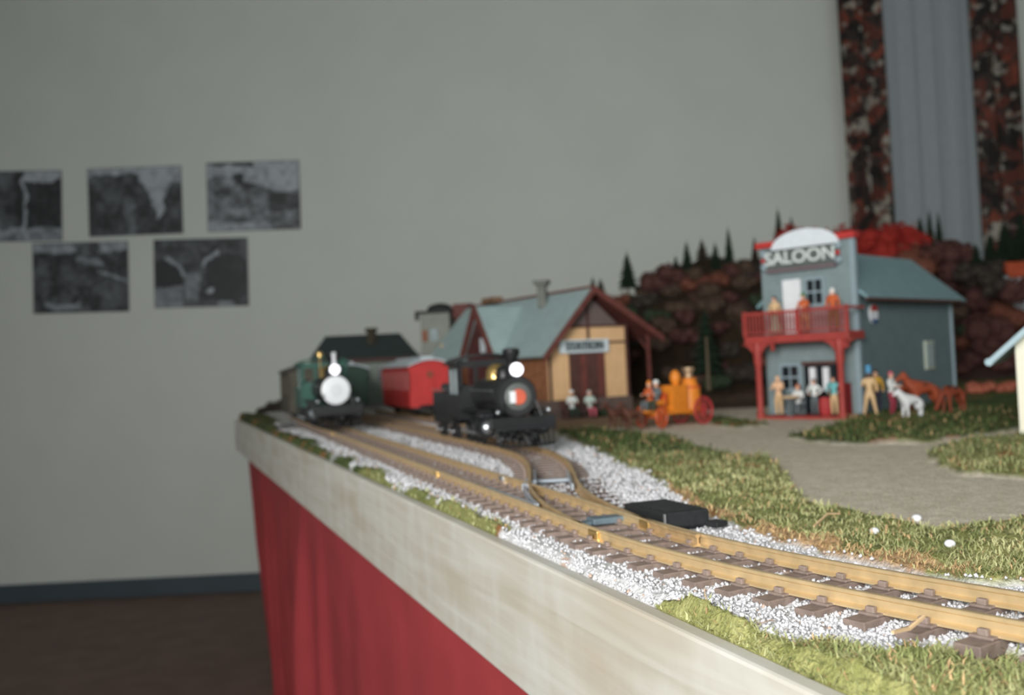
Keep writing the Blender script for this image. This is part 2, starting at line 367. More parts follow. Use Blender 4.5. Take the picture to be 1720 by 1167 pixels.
# red skirt: folded cloth tacked under the edge boards
def skirt():
    path=[]; pts=[P0,P1,P2,P3]
    off=.022
    ins=[P0+Vector((off,0)),P1+Vector((.032,.012)),P2+Vector((off*1.3,-.01)),P3+Vector((0,-off))]
    for a,b in zip(ins[:-1],ins[1:]):
        L=(b-a).length; n=int(L/.008)
        for i in range(n): path.append((a+(b-a)*(i/n),(b-a).normalized()))
    s=0; v=[];nz=26; prev=None; S=[]
    for p,d in path:
        if prev is not None: s+=(p-prev).length
        prev=p; S.append(s)
    S=np.array(S)
    for k,(p,d) in enumerate(path):
        n=Vector((-d.y,d.x)); s=S[k]
        wfold = .0025*math.sin(s*13)+.002*math.sin(s*31+1)
        # the deep folds by the far corner
        near=.6*math.exp(-((s-3.4)/.3)**2)+math.exp(-((s-4.15)/.3)**2); rid=.042*math.exp(-((s-2.66-.03*math.sin(5))/.05)**2)+.018*math.exp(-((s-2.42)/.04)**2)
        for j in range(nz+1):
            t=j/nz; z=(FZ-.099)*(1-t)+.004*t
            o=(wfold+near*.018*math.sin(s*44+.8*t))*(.15+.85*min(1,t*2.5)) -(.012+.045*math.exp(-((s-3.9)/.35)**2))*t
            o+=rid*min(1,t*1.6)*(1+.3*math.sin(6*t)) if k<470 else 0
            q=p+n*o
            v.append((q.x,q.y,z))
    f=[]
    for k in range(len(path)-1):
        for j in range(nz): a=k*(nz+1)+j; f.append((a,a+nz+1,a+nz+2,a+1))
    me=bpy.data.meshes.new('table_skirt'); me.from_pydata(v,[],f); me.polygons.foreach_set('use_smooth',[True]*len(f))
    m=mat('red_cloth',(160,60,64),.75,var=.08,scale=12,spec=.25)
    pass
    me.materials.append(m); o=bpy.data.objects.new('table_skirt',me); COL.objects.link(o)
    sm=o.modifiers.new('s','SOLIDIFY'); sm.thickness=.001
    tag(o,'crimson cloth skirt hanging to the floor under the table edge boards','table skirt')
skirt()

# ================================================================ TRACK CENTRE LINES
def integ(start,head,segs,step=.004):
    """heading measured from -Y towards +X"""
    p=np.array(start,float); th=head; out=[(p[0],p[1],th)]
    for L,th1 in segs:
        n=max(1,int(L/step)); th0=th
        for i in range(n):
            th=th0+(th1-th0)*(i+1)/n; p=p+np.array([math.sin(th),-math.cos(th)])*(L/n); out.append((p[0],p[1],th))
    return out
TH0=math.atan(.3225)
gx=.024
def main_x(Y): return .283-.3225*(Y)+gx*math.cos(TH0)+.3225*gx*math.sin(TH0)
start=(main_x(3.0),3.0)
Ls=(3.0-.74)/math.cos(TH0)
# from Y=3 towards the camera, and backwards into a far curve
fwd=integ(start,TH0,[(Ls,TH0),(.26,R_(34)),(1.35,R_(64))])
back=[]
p=np.array(start); th=TH0
for i in range(200):
    th-= .004/.9*1.0; p=p-np.array([math.sin(th),-math.cos(th)])*.004; back.append((p[0],p[1],th))
main=list(reversed(back))+fwd
main=[q for q in main if q[1]>-.42 and q[1]<4.0]
def spline(P,n=40):
    out=[]
    P=[np.array(p,float) for p in P]; P=[2*P[0]-P[1]]+P+[2*P[-1]-P[-2]]
    for i in range(1,len(P)-2):
        for k in range(n):
            t=k/n; a,b,c,d=P[i-1],P[i],P[i+1],P[i+2]
            out.append(.5*((2*b)+(-a+c)*t+(2*a-5*b+4*c-d)*t*t+(-a+3*b-3*c+d)*t**3))
    out.append(P[-2]); out=np.array(out)
    # resample
    s=np.r_[0,np.cumsum(np.hypot(*np.diff(out,axis=0).T))]; m=int(s[-1]/.004); ss=np.linspace(0,s[-1],m)
    x=np.interp(ss,s,out[:,0]); y=np.interp(ss,s,out[:,1]); th=np.arctan2(np.gradient(x),-np.gradient(y))
    return list(zip(x,y,th))
def sx(Y): return .4735-.326*Y
siding=spline([(sx(3.75),3.75),(sx(3.2),3.2),(sx(2.6),2.6),(sx(2.1),2.1),(sx(1.8),1.8),(sx(1.6),1.6),(.000,1.44),(.026,1.32),(.0365,1.2),(.036,1.08),(.035,.98),(.042,.88),(.058,.79),(main_x(.71)-.002,.71),(main_x(.66),.66)])
def tx(Y): return .61-.326*Y
third=[(tx(Y),Y,math.atan(.326)) for Y in np.arange(3.8,2.02,-.004)]
mainA=np.array(main); sideA=np.array(siding); thirdA=np.array(third)
def dist_to(x,y,A,step=3):
    B=A[::step]; d=np.full(x.shape,9.0)
    for bx_,by_,_ in B: d=np.minimum(d,(x-bx_)**2+(y-by_)**2)
    return np.sqrt(d)

# ================================================================ GROUND
def gp(pts): return [tuple(on(a,b)[:2]) for a,b in pts]
# patches traced on the ground plane
polyA=gp([(1060,1003),(1120,1018),(1190,1040),(1240,1062),(1290,1072),(1345,1100),(1385,1093),(1450,1108),(1500,1112),(1560,1096),(1640,1086),(1740,1104),(2500,1190),(2500,1700),(1560,1700)])
polyB=gp([(935,728),(985,752),(1050,790),(1085,800),(1140,840),(1200,880),(1300,918),(1400,946),(1500,972),(1620,994),(1740,1000),(2900,1080),(2900,860),(1720,884),(1640,888),(1560,893),(1500,887),(1420,866),(1345,850),(1322,802),(1290,776),(1190,762),(1120,736),(1000,724)])
polyC=gp([(1322,738),(1400,748),(1560,746),(1640,734),(1740,720),(1900,700),(1900,640),(1640,640),(1440,700),(1400,720)])
polyD=gp([(1562,768),(1600,750),(1740,736),(1900,730),(1900,805),(1740,806),(1620,800),(1585,790)])
polyE=gp([(1185,700),(1290,716),(1240,722),(1200,718)])
def hill(x,y):
    cx=np.array([-.6,-.05,.12,.24,.40,.45,.62,.80,.92,1.1,1.3,1.45,1.7,2.6]); ch=np.array([.0,.02,.12,.28,.29,.35,.385,.38,.40,.41,.40,.34,.34,.32])
    k=3.15/np.maximum(y,1); h=np.interp(x*k,cx,ch)
    foot=2.62+.0*x+.12*np.sin(x*5)+np.where(x<.42,.25*(.42-x)/.4,0)
    foot=np.where(x>.9,2.55+.1*(x-.9),foot)
    t=np.clip((y-foot)/(3.2-foot),0,1); t=t*t*(3-2*t)
    t2=np.clip((y-3.55)/.6,0,1)
    return h*t*(1-.35*t2)+.02*t*vnoise(x*14,y*14,4,2)
def corner_mound(x,y):
    return .045*np.exp(-(((x+.62)/.16)**2+((y-3.75)/.3)**2))
def grass_mask(x,y):
    xn=x+.012*(vnoise(x*60,y*60,2)-.5)*np.clip(y*1.2,.6,3); yn=y+.018*(vnoise(x*60,y*60,9)-.5)*np.clip(y*1.2,.6,3)
    strip=(xn-(.2555-.36*yn)) 
    wv=.030*np.clip(vnoise(y*7,x*0+2,5,2)*1.7-.3,0,1.1)+.004
    s=(strip<.012+wv)&(y>.80)
    s|=(y>2.75)&(strip<.085)
    m=inpoly(xn,yn,polyA)|inpoly(xn,yn,polyB)|inpoly(xn,yn,polyC)|inpoly(xn,yn,polyD)|inpoly(xn,yn,polyE)|s
    return m
def ballast_mask(x,y):
    d=np.minimum(np.minimum(dist_to(x,y,mainA),dist_to(x,y,sideA)),dist_to(x,y,thirdA))
    return d
rows=np.r_[np.arange(-.43,.28,.012), .28*np.exp(np.arange(0,math.log(4.40/.28),.0072))]
ncol=470; t=(np.linspace(0,1,ncol))**1.55
def left_edge(Y):
    return np.where(Y<=3.27,.2555-.36*Y,np.where(Y<4.05,-.9217+(Y-3.27)*(.2617/.78),-.66+(Y-4.05)*.46/.37))+.0135
YY=np.repeat(rows[:,None],ncol,1); LE=left_edge(YY); XX=LE+(2.73-LE)*t[None,:]
x=XX.ravel(); y=YY.ravel()
dtr=ballast_mask(x,y); gm=grass_mask(x,y); hh=hill(x,y)
stone=(dtr<.115+.03*(vnoise(x*30,y*30,7)-.5))|((x-(.2555-.36*y)<.09)&(y<3.2))
# ballast side widens between the tracks and behind the siding
stone|=inpoly(x,y,gp([(935,735),(1010,765),(1140,840),(1300,925),(1100,900),(960,800)]))
z=np.full(x.shape,GZ)
z+=np.where(stone&~gm,.0012+.0032*vnoise(x*260,y*260,3,2)*1.0,0)
z+=np.where(dtr<.05,-.0015,0)
z+=np.where(gm,.004+.010*vnoise(x*45,y*45,8,3)-.003,0)
z-=np.where((dtr<.062)&gm,.006,0)
z+=.0015*vnoise(x*180,y*180,6,2)
z=np.where((dtr<.06)&(z>RT-.0125),RT-.0125,z)
z+=hh+corner_mound(x,y)
n1=vnoise(x*22,y*22,12,3); n2=vnoise(x*120,y*120,15,3)
edge=(x-LE.ravel()).clip(0)
z=np.where(edge<.0062,np.minimum(z,H-.1365+.0008+(z-(H-.1357))*(edge/.0062)),z); z=np.where(edge<1e-6,H-.150,z)
def mixc(a,b,t): return lin(a)+0 if 0 else (np.array(lin(a))[None,:]*(1-t[:,None])+np.array(lin(b))[None,:]*t[:,None])
path=mixc((194,184,164),(222,212,196),np.clip(n2*1.3-.1,0,1))
dirt=mixc((138,112,88),(166,142,118),n2)
col=np.where((y>1.95)[:,None]&(x<.42)[:,None],dirt,path)
ball=mixc((192,192,192),(226,226,228),np.clip(n2*1.5-.25,0,1))
ball=np.where((vnoise(x*70,y*70,31,2)>.80)[:,None],mixc((186,160,146),(206,186,172),n2),ball)
scrub=np.clip((y-(2.28+.12*vnoise(x*6,y*6,51)))/.08,0,1)[:,None]*(x>.42)[:,None]; col=col*(1-scrub)+mixc((66,52,44),(96,80,64),n2)*scrub
col=np.where(stone[:,None],ball,col)
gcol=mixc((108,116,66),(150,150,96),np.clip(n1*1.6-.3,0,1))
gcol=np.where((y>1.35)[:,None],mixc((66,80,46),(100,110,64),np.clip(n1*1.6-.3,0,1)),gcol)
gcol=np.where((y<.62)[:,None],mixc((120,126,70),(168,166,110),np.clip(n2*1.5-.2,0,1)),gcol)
# dry tan band next to the ballast
dryP=inpoly(x,y,gp([(1120,820),(1200,865),(1330,905),(1450,935),(1560,958),(1640,975),(1620,996),(1500,974),(1400,948),(1300,920),(1200,884),(1130,842)]))&(n1>.36)
gcol=np.where(dryP[:,None],mixc((176,142,106),(198,168,130),n2),gcol)
gcol=np.where(((n1>.66)&(y>.7))[:,None],mixc((134,92,58),(150,112,74),n2),gcol)
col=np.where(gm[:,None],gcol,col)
hc=mixc((54,40,38),(78,58,50),np.clip(n1*1.5-.2,0,1)); hc2=mixc((34,28,20),(56,44,30),n2)
hc=np.where((vnoise(x*5,y*5,40,2)>.55)[:,None],hc2,hc)
th_=np.clip((hh-.006)/.02,0,1)[:,None]; col=col*(1-th_)+hc*th_
mound=np.clip((corner_mound(x,y)-.008)/.01,0,1)[:,None]; col=col*(1-mound)+mixc((40,36,24),(64,58,36),n2)*mound
def grid_mesh(name,x,y,z,col,nr,nc,m):
    me=bpy.data.meshes.new(name); idx=np.arange(nr*nc).reshape(nr,nc)
    fs=np.stack([idx[:-1,:-1],idx[:-1,1:],idx[1:,1:],idx[1:,:-1]],-1).reshape(-1,4)
    me.vertices.add(nr*nc); me.vertices.foreach_set('co',np.stack([x,y,z],-1).ravel())
    me.loops.add(fs.size); me.loops.foreach_set('vertex_index',fs.ravel().astype(np.int32))
    me.polygons.add(len(fs)); me.polygons.foreach_set('loop_start',np.arange(0,fs.size,4,dtype=np.int32)); me.polygons.foreach_set('loop_total',np.full(len(fs),4,np.int32))
    me.update(calc_edges=True); me.polygons.foreach_set('use_smooth',[True]*len(fs))
    a=me.color_attributes.new('col','FLOAT_COLOR','POINT'); a.data.foreach_set('color',np.concatenate([col,np.ones((len(col),1))],1).ravel())
    me.materials.append(m); o=bpy.data.objects.new(name,me); COL.objects.link(o); return o
ground=grid_mesh('scenery_ground',x,y,z,col,len(rows),ncol,attr_mat('ground_scatter',bump=.6,scale=420,var=.22))
tag(ground,'modelled landscape sheet of gravel path, grass patches and dark hillside on the table','model landscape')
xr0=rows
def ground_z(px_,py_):
    px_=np.atleast_1d(px_).astype(float); py_=np.atleast_1d(py_).astype(float)
    i=np.clip(np.searchsorted(rows,py_)-1,0,len(rows)-2); le=left_edge(rows[i]); tt=np.clip((px_-le)/(2.73-le),0,1); j=np.clip((tt**(1/1.55)*(ncol-1)).astype(int),0,ncol-2)
    Z=z.reshape(len(rows),ncol); return np.maximum(Z[i,j],Z[np.minimum(i+1,len(rows)-1),j+1])
def gz(a,b): return float(ground_z(a,b)[0])

# ---- loose ballast stones (nobody could count them)
def scatter_mesh(name,V,Fc,colv,m,label,cat,parent=None):
    nv=V.shape[1]; nf=Fc.shape[0]; n=V.shape[0]
    fs=(Fc[None]+ (np.arange(n)*nv)[:,None,None]).reshape(-1,3).astype(np.int32)
    me=bpy.data.meshes.new(name); me.vertices.add(n*nv); me.vertices.foreach_set('co',V.reshape(-1))
    me.loops.add(fs.size); me.loops.foreach_set('vertex_index',fs.ravel()); me.polygons.add(len(fs))
    me.polygons.foreach_set('loop_start',np.arange(0,fs.size,3,dtype=np.int32)); me.polygons.foreach_set('loop_total',np.full(len(fs),3,np.int32))
    me.update(calc_edges=True)
    a=me.color_attributes.new('col','FLOAT_COLOR','POINT'); c=np.repeat(colv,nv,axis=0); a.data.foreach_set('color',np.concatenate([c,np.ones((len(c),1))],1).ravel())
    me.materials.append(m); o=bpy.data.objects.new(name,me); COL.objects.link(o)
    if parent: o.parent=parent; o['kind']='stuff'
    else: tag(o,label,cat,kind='stuff')
    return o
def sample_pts(n,fn,ymin,ymax,pw=2.0):
    u=rng.random(n); yy=ymin*(ymax/ymin)**u
    span=np.clip(yy*1.3,.3,2.7); xx=(.2555-.36*yy)+.0118+rng.random(n)*span
    k=fn(xx,yy); return xx[k],yy[k]
def near_stone(x,y):
    d=np.minimum(dist_to(x,y,mainA,6),dist_to(x,y,sideA,6))
    s=(d<.118)|((x-(.2555-.36*y)<.09)); s|=inpoly(x,y,gp([(935,735),(1010,765),(1140,840),(1300,925),(1100,900),(960,800)]))
    return s&~grass_mask(x,y)
sx_,sy_=sample_pts(125000,near_stone,.24,2.4)
n=len(sx_); r=(.0008+.0010*rng.random(n))*np.clip(sy_*1.3,.9,1.8)
octv=np.array([(1,0,0),(-1,0,0),(0,1,0),(0,-1,0),(0,0,1),(0,0,-1)],float)
octf=np.array([(0,2,4),(2,1,4),(1,3,4),(3,0,4),(2,0,5),(1,2,5),(3,1,5),(0,3,5)])
A=rng.random(n)*6.28; B=(rng.random(n)-.5)*1.6
V=octv[None]*(r[:,None,None]*(.65+.7*rng.random((n,6,1))))
ca,sa=np.cos(A),np.sin(A); cb,sb=np.cos(B),np.sin(B)
Vx=V[...,0]*cb[:,None]-V[...,2]*sb[:,None]; Vz=V[...,0]*sb[:,None]+V[...,2]*cb[:,None]; Vy=V[...,1]
V=np.stack([Vx*ca[:,None]-Vy*sa[:,None],Vx*sa[:,None]+Vy*ca[:,None],Vz],-1)
szz=ground_z(sx_,sy_)+r*.25
V+=np.stack([sx_,sy_,szz],-1)[:,None,:]
cc=np.array(lin((212,212,216)))[None]*(.84+.3*rng.random((n,1))); k=rng.random(n)<.025; cc[k]=np.array(lin((190,166,150)))
scatter_mesh('track_ballast',V,octf,cc,attr_mat('ballast_stone',rough=.8,bump=0,var=.05,scale=200),'loose white ballast stones spread around the model tracks','ballast')
# ---- grass fibres
gxx,gyy=sample_pts(230000,grass_mask,.26,1.9)
kk=rng.random(len(gxx))<np.clip(1.25-.45*gyy,.2,1); gxx,gyy=gxx[kk],gyy[kk]
n=len(gxx); base=np.stack([gxx,gyy,ground_z(gxx,gyy)-.0008],-1); A=rng.random(n)*6.28
L_=(.0035+.0055*rng.random(n))*np.clip(gyy*1.1,.8,1.7); tilt=.4+1.0*rng.random(n); wd=(.00028+.00025*rng.random(n))*np.clip(gyy*1.6,1,2.4)
dr=np.stack([np.cos(A)*np.sin(tilt),np.sin(A)*np.sin(tilt),np.cos(tilt)],-1); sd=np.stack([-np.sin(A),np.cos(A),0*A],-1)
mid=base+dr*(L_*.55)[:,None]; A2=A+(rng.random(n)-.5)*2.5; dr2=np.stack([np.cos(A2)*np.sin(tilt*1.1),np.sin(A2)*np.sin(tilt*1.1),np.cos(tilt*1.1)*.6],-1)
tip=mid+dr2*(L_*.6)[:,None]
V=np.stack([base-sd*wd[:,None],base+sd*wd[:,None],mid-sd*wd[:,None],mid+sd*wd[:,None],tip],1)
Fb=np.array([(0,1,3),(0,3,2),(2,3,4)])
g1=np.array(lin((132,140,88))); g2=np.array(lin((198,196,146))); g3=np.array(lin((190,160,118))); g4=np.array(lin((64,82,46)))
q=vnoise(gxx*40,gyy*40,12,3); mixv=np.clip(q*1.5-.3+.5*(rng.random(n)-.5),0,1)[:,None]
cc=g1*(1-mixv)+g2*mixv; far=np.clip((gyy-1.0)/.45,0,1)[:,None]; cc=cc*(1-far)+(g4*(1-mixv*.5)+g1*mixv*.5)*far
dr_=inpoly(gxx,gyy,gp([(1120,820),(1200,865),(1330,905),(1450,935),(1560,958),(1640,975),(1620,996),(1500,974),(1400,948),(1300,920),(1200,884),(1130,842)]))
k=(rng.random(n)<.10)|(dr_&(rng.random(n)<.75)); cc[k]=g3*(.8+.35*rng.random((k.sum(),1)))
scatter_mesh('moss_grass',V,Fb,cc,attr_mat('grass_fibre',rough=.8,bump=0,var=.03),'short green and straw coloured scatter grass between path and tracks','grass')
# dry stalks lying in the grass
def stalk(pts,r,label):
    P=[on(a,b)+Vector((0,0,.012+dz)) for a,b,dz in pts]
    o=MB().tube(P,r,5).build('dry_stalk',mat('straw',(206,176,136),.8,var=.1),None); tag(o,label,'stalk')
stalk([(1503,1127,.004),(1530,1116,.003),(1556,1106,.006)],.0009,'pale dry straw stalk lying in the nearest grass by the ballast')
stalk([(1368,905,-.003),(1392,895,.002),(1412,890,.0)],.0009,'curled dry stalk in the tan grass beyond the far rail')
def pebble(px,py,r,label):
    p=on(px,py); o=MB().sph((p.x,p.y,gz(p.x,p.y)+r*.6),r,(1.1,1,.8)).build('white_pebble',white,None,True); tag(o,label,'pebble')
pebble(1540,877,.0035,'white pebble alone on the gravel path near the grass edge')
pebble(1597,938,.0032,'white pebble in the grass beyond the far rail')
pebble(1470,914,.003,'small white pebble at the tan grass edge')

# ================================================================ TRACKS
woodt=mat('sleeper_brown',(132,116,108),.6,var=.28,scale=120,bump=.4)
def sleeper_mesh(name,L=.086,off=0):
    m=MB(); m.box((off,0,-.0035),(L,.0125,.007))
    for s in(-1,1):
        m.box((s*.024,0,.0008),(.016,.0115,.0016))
        for q in(-1,1): m.box((s*.024+q*.0052,0,.0026),(.003,.005,.0036))
    o=m.build(name,woodt,None,bevel=.0006); return o
base_sl=sleeper_mesh('sleeper'); me_std=base_sl.data; bpy.data.objects.remove(base_sl)
def rail_mesh(path,off,m,parent,name='rail'):
    prof=[(-.0038,-.0084),(.0038,-.0084),(.0038,-.0074),(.0007,-.0064),(.0007,-.0026),(.0017,-.0018),(.0017,-.0003),(.0012,0),(-.0012,0),(-.0017,-.0003),(-.0017,-.0018),(-.0007,-.0026),(-.0007,-.0064),(-.0038,-.0074)]
    v=[];f=[];k=len(prof); P=path[::3]
    if tuple(P[-1])!=tuple(path[-1]): P=list(P)+[path[-1]]
    for X,Y,th in P:
        nx,ny=math.cos(th),math.sin(th)
        for a,b in prof: v.append((X+nx*(off+a),Y+ny*(off+a),RT+b))
    for i in range(len(P)-1):
        for j in range(k): f.append((i*k+j,i*k+(j+1)%k,(i+1)*k+(j+1)%k,(i+1)*k+j))
    f.append(tuple(range(k-1,-1,-1))); f.append(tuple((len(P)-1)*k+j for j in range(k)))
    mb=MB(); mb.v=v; mb.f=f; return mb.build(name,m,parent)
def joiner(path,off,idx,parent,m=brass):
    X,Y,th=path[idx]; nx,ny=math.cos(th),math.sin(th)
    mb=MB(); mb.box((X+nx*off,Y+ny*off,RT-.0045),(.0062,.016,.0066),rz=th); mb.build('rail_joiner',m,parent,bevel=.001)
def sleepers(path,parent,step=.0272,skip=None,long=None):
    s=0; last=-1; prev=None
    for (X,Y,th) in path:
        if prev is not None: s+=math.hypot(X-prev[0],Y-prev[1])
        prev=(X,Y)
        if s-last<step and last>=0: continue
        last=s
        if skip and skip(X,Y): continue
        me=me_std
        o=bpy.data.objects.new('sleeper',me); COL.objects.link(o); o.parent=parent
        o.location=(X,Y,RT-.0084-.0008); o.rotation_euler=(0,0,th+R_(random.uniform(-.5,.5)))
        if long:
            e=long(X,Y)
            if e>0: o.scale=((.086+e)/.086,1,1); o.location=(X+math.cos(th)*e/2,Y+math.sin(th)*e/2,RT-.0092-.0016)
mt=thing('railway_track','main railway track running along the wooden table edge under the green locomotive','railway track',(0,0,0))
rail_mesh(main,-gx,railm,mt); rail_mesh(main,gx,railm,mt)
def dmain(X,Y): return float(np.min(np.hypot(mainA[:,0]-X,mainA[:,1]-Y)))
def dside(X,Y): return float(np.min(np.hypot(sideA[:,0]-X,sideA[:,1]-Y)))
sleepers(main,mt)
near_i=[i for i,q in enumerate(main)]
def idx_y(path,Y): return int(np.argmin(np.abs(np.array([q[1] for q in path])-Y)))
for Y,o_,m_ in((1.18,-gx,brass),(.735,gx,brass),(.72,-gx,brass),(2.05,-gx,brass),(1.08,gx,steel)): joiner(main,o_,idx_y(main,Y),mt,m_)
st=thing('railway_track','siding track that bends out of the points towards the black locomotive','railway track',(0,0,0))
siderail=[q for q in siding if True]
railb=mat('rail_brown_side',(206,176,132),.45,.5,var=.2,scale=90)
# rails stop where they meet the main rails
iR=len(siding)-1
rail_mesh(siding,gx,railb,st)
cut=idx_y(siding,.74); rail_mesh(siding[:cut],-gx,railb,st)
sleepers(siding,st,skip=lambda X,Y: dmain(X,Y)<.083)
# points: long timbers, frog, guard rails
pt=thing('railway_points','turnout where the siding joins the main track, with guard rails and frog in painted pale sheen','railway points',(0,0,0))
timb=mat('sleeper_brown_points',(92,72,64),.6,var=.28,scale=120)
for Y in np.arange(.72,1.08,.0272):
    i=idx_y(siding,Y); X,YY_,th=siding[i]; d=dmain(X,YY_)
    if d<.083:
        m=MB(); m.box((0,0,-.0035),(.092,.0122,.0066)); o=m.build('point_timber',timb,pt,bevel=.0006); o.location=(X+.012,YY_+.012,RT-.0112); o.rotation_euler=(0,0,(th+TH0)/2)
plas=mat('pale_sheen_plastic',(176,186,196),.3,.35,var=.06)  # white-blue shine of the dark plastic painted into its base colour
def strip_along(path,off,Y0,Y1,w,h,zt,name,m,par):
    P=[q for q in path if Y0<=q[1]<=Y1][::2]; v=[];f=[]
    for X,Y,th in P:
        nx,ny=math.cos(th),math.sin(th)
        for a,b in((-w/2,-h),(w/2,-h),(w/2,0),(-w/2,0)): v.append((X+nx*(off+a),Y+ny*(off+a),zt+b))
    for i in range(len(P)-1):
        for j in range(4): f.append((i*4+j,i*4+(j+1)%4,(i+1)*4+(j+1)%4,(i+1)*4+j))
    f.append((3,2,1,0)); f.append(tuple((len(P)-1)*4+j for j in range(4)))
    mb=MB(); mb.v=v; mb.f=f; mb.build(name,m,par)
strip_along(main,-gx+.006,.86,1.0,.0022,.006,RT-.0008,'guard_rail',plas,pt)
strip_along(siding,gx-.0062,.98,1.12,.0022,.006,RT-.0008,'guard_rail',plas,pt)
strip_along(siding,-gx+.0058,1.02,1.14,.0022,.006,RT-.0008,'wing_rail',plas,pt)
strip_along(siding,-gx-.0058,.86,1.0,.0026,.006,RT-.0008,'wing_rail',plas,pt)
i=idx_y(siding,1.075); X,YY_,th=siding[i]
MB().box((X,YY_,RT-.0072),(.044,.010,.003),rz=th).build('tie_bar',plas,pt,bevel=.0005)
i=idx_y(siding,1.02); X,YY_,th=siding[i]
MB().prism([(X-gx-.002,YY_+.035,RT-.006),(X-gx+.006,YY_-.03,RT-.006),(X-gx-.008,YY_-.03,RT-.006)],(0,0,.0056)).build('frog',plas,pt)
t3=thing('railway_track','third track with the red coach standing behind the black locomotive','railway track',(0,0,0))
rail_mesh(third,-gx,railb,t3); rail_mesh(third,gx,railb,t3); sleepers(third,t3)

# ---- switch motor and rod cover
b0=on(1114,862,RT+.004); bl=on(1047,845,RT+.004); br_=on(1190,853,RT+.004)
ax=(bl-b0); Lb=ax.length; ang=math.atan2(ax.y,ax.x)
sm=thing('point_motor','black ribbed point motor box lying beside the outer rail of the points','point motor',(b0.x,b0.y,gz(b0.x,b0.y)+.001),ang)
Hm=RT+.004-sm.location.z; Wm=(br_-b0).length
# local x along long side away from camera, local -y to the right
bxm=mat('motor_black',(34,36,38),.55,var=.25,scale=200)
m=MB(); m.prism([(0,0,Hm*.2),(Lb,0,Hm*.2),(Lb,-Wm,Hm*.2),(0,-Wm,Hm*.2)],(0,0,Hm*.8)); m.build('housing',bxm,sm,bevel=.0018)
m=MB(); m.prism([(.006,-.003,0),(Lb-.006,-.003,0),(Lb-.006,-Wm+.003,0),(.006,-Wm+.003,0)],(0,0,Hm*.22)); m.build('base_plate',bxm,sm)
for k in range(9):
    MB().box((.006+k*(Lb-.012)/8,-Wm/2,Hm+.0002),(.0018,Wm*.82,.0012)).build('rib',bxm,sm)
MB().box((-.004,-Wm-.003,Hm*.3),(.012,.012,.004),rz=.3).build('connector_tab',bxm,sm,bevel=.0006)
MB().cyl((-.001,-.0005,Hm*.25),(-.001,-.0005,Hm*.95),.0011,n=8).build('edge_highlight',steel,sm)  # bright rod added as the highlight along the box's near edge
c0=on(1020,868,RT-.004)
cv=thing('rod_cover','slate blue cover plate lying between the rails of the points','cover plate',(c0.x,c0.y,RT-.0085),TH0)
slate=mat('slate_plastic',(96,112,122),.5,var=.1)
MB().box((0,0,.0026),(.030,.016,.005)).build('cover_lid',slate,cv,bevel=.001)
for s in(-1,1): MB().box((s*.0175,0,.0015),(.005,.010,.003)).build('cover_lug',slate,cv,bevel=.0004)

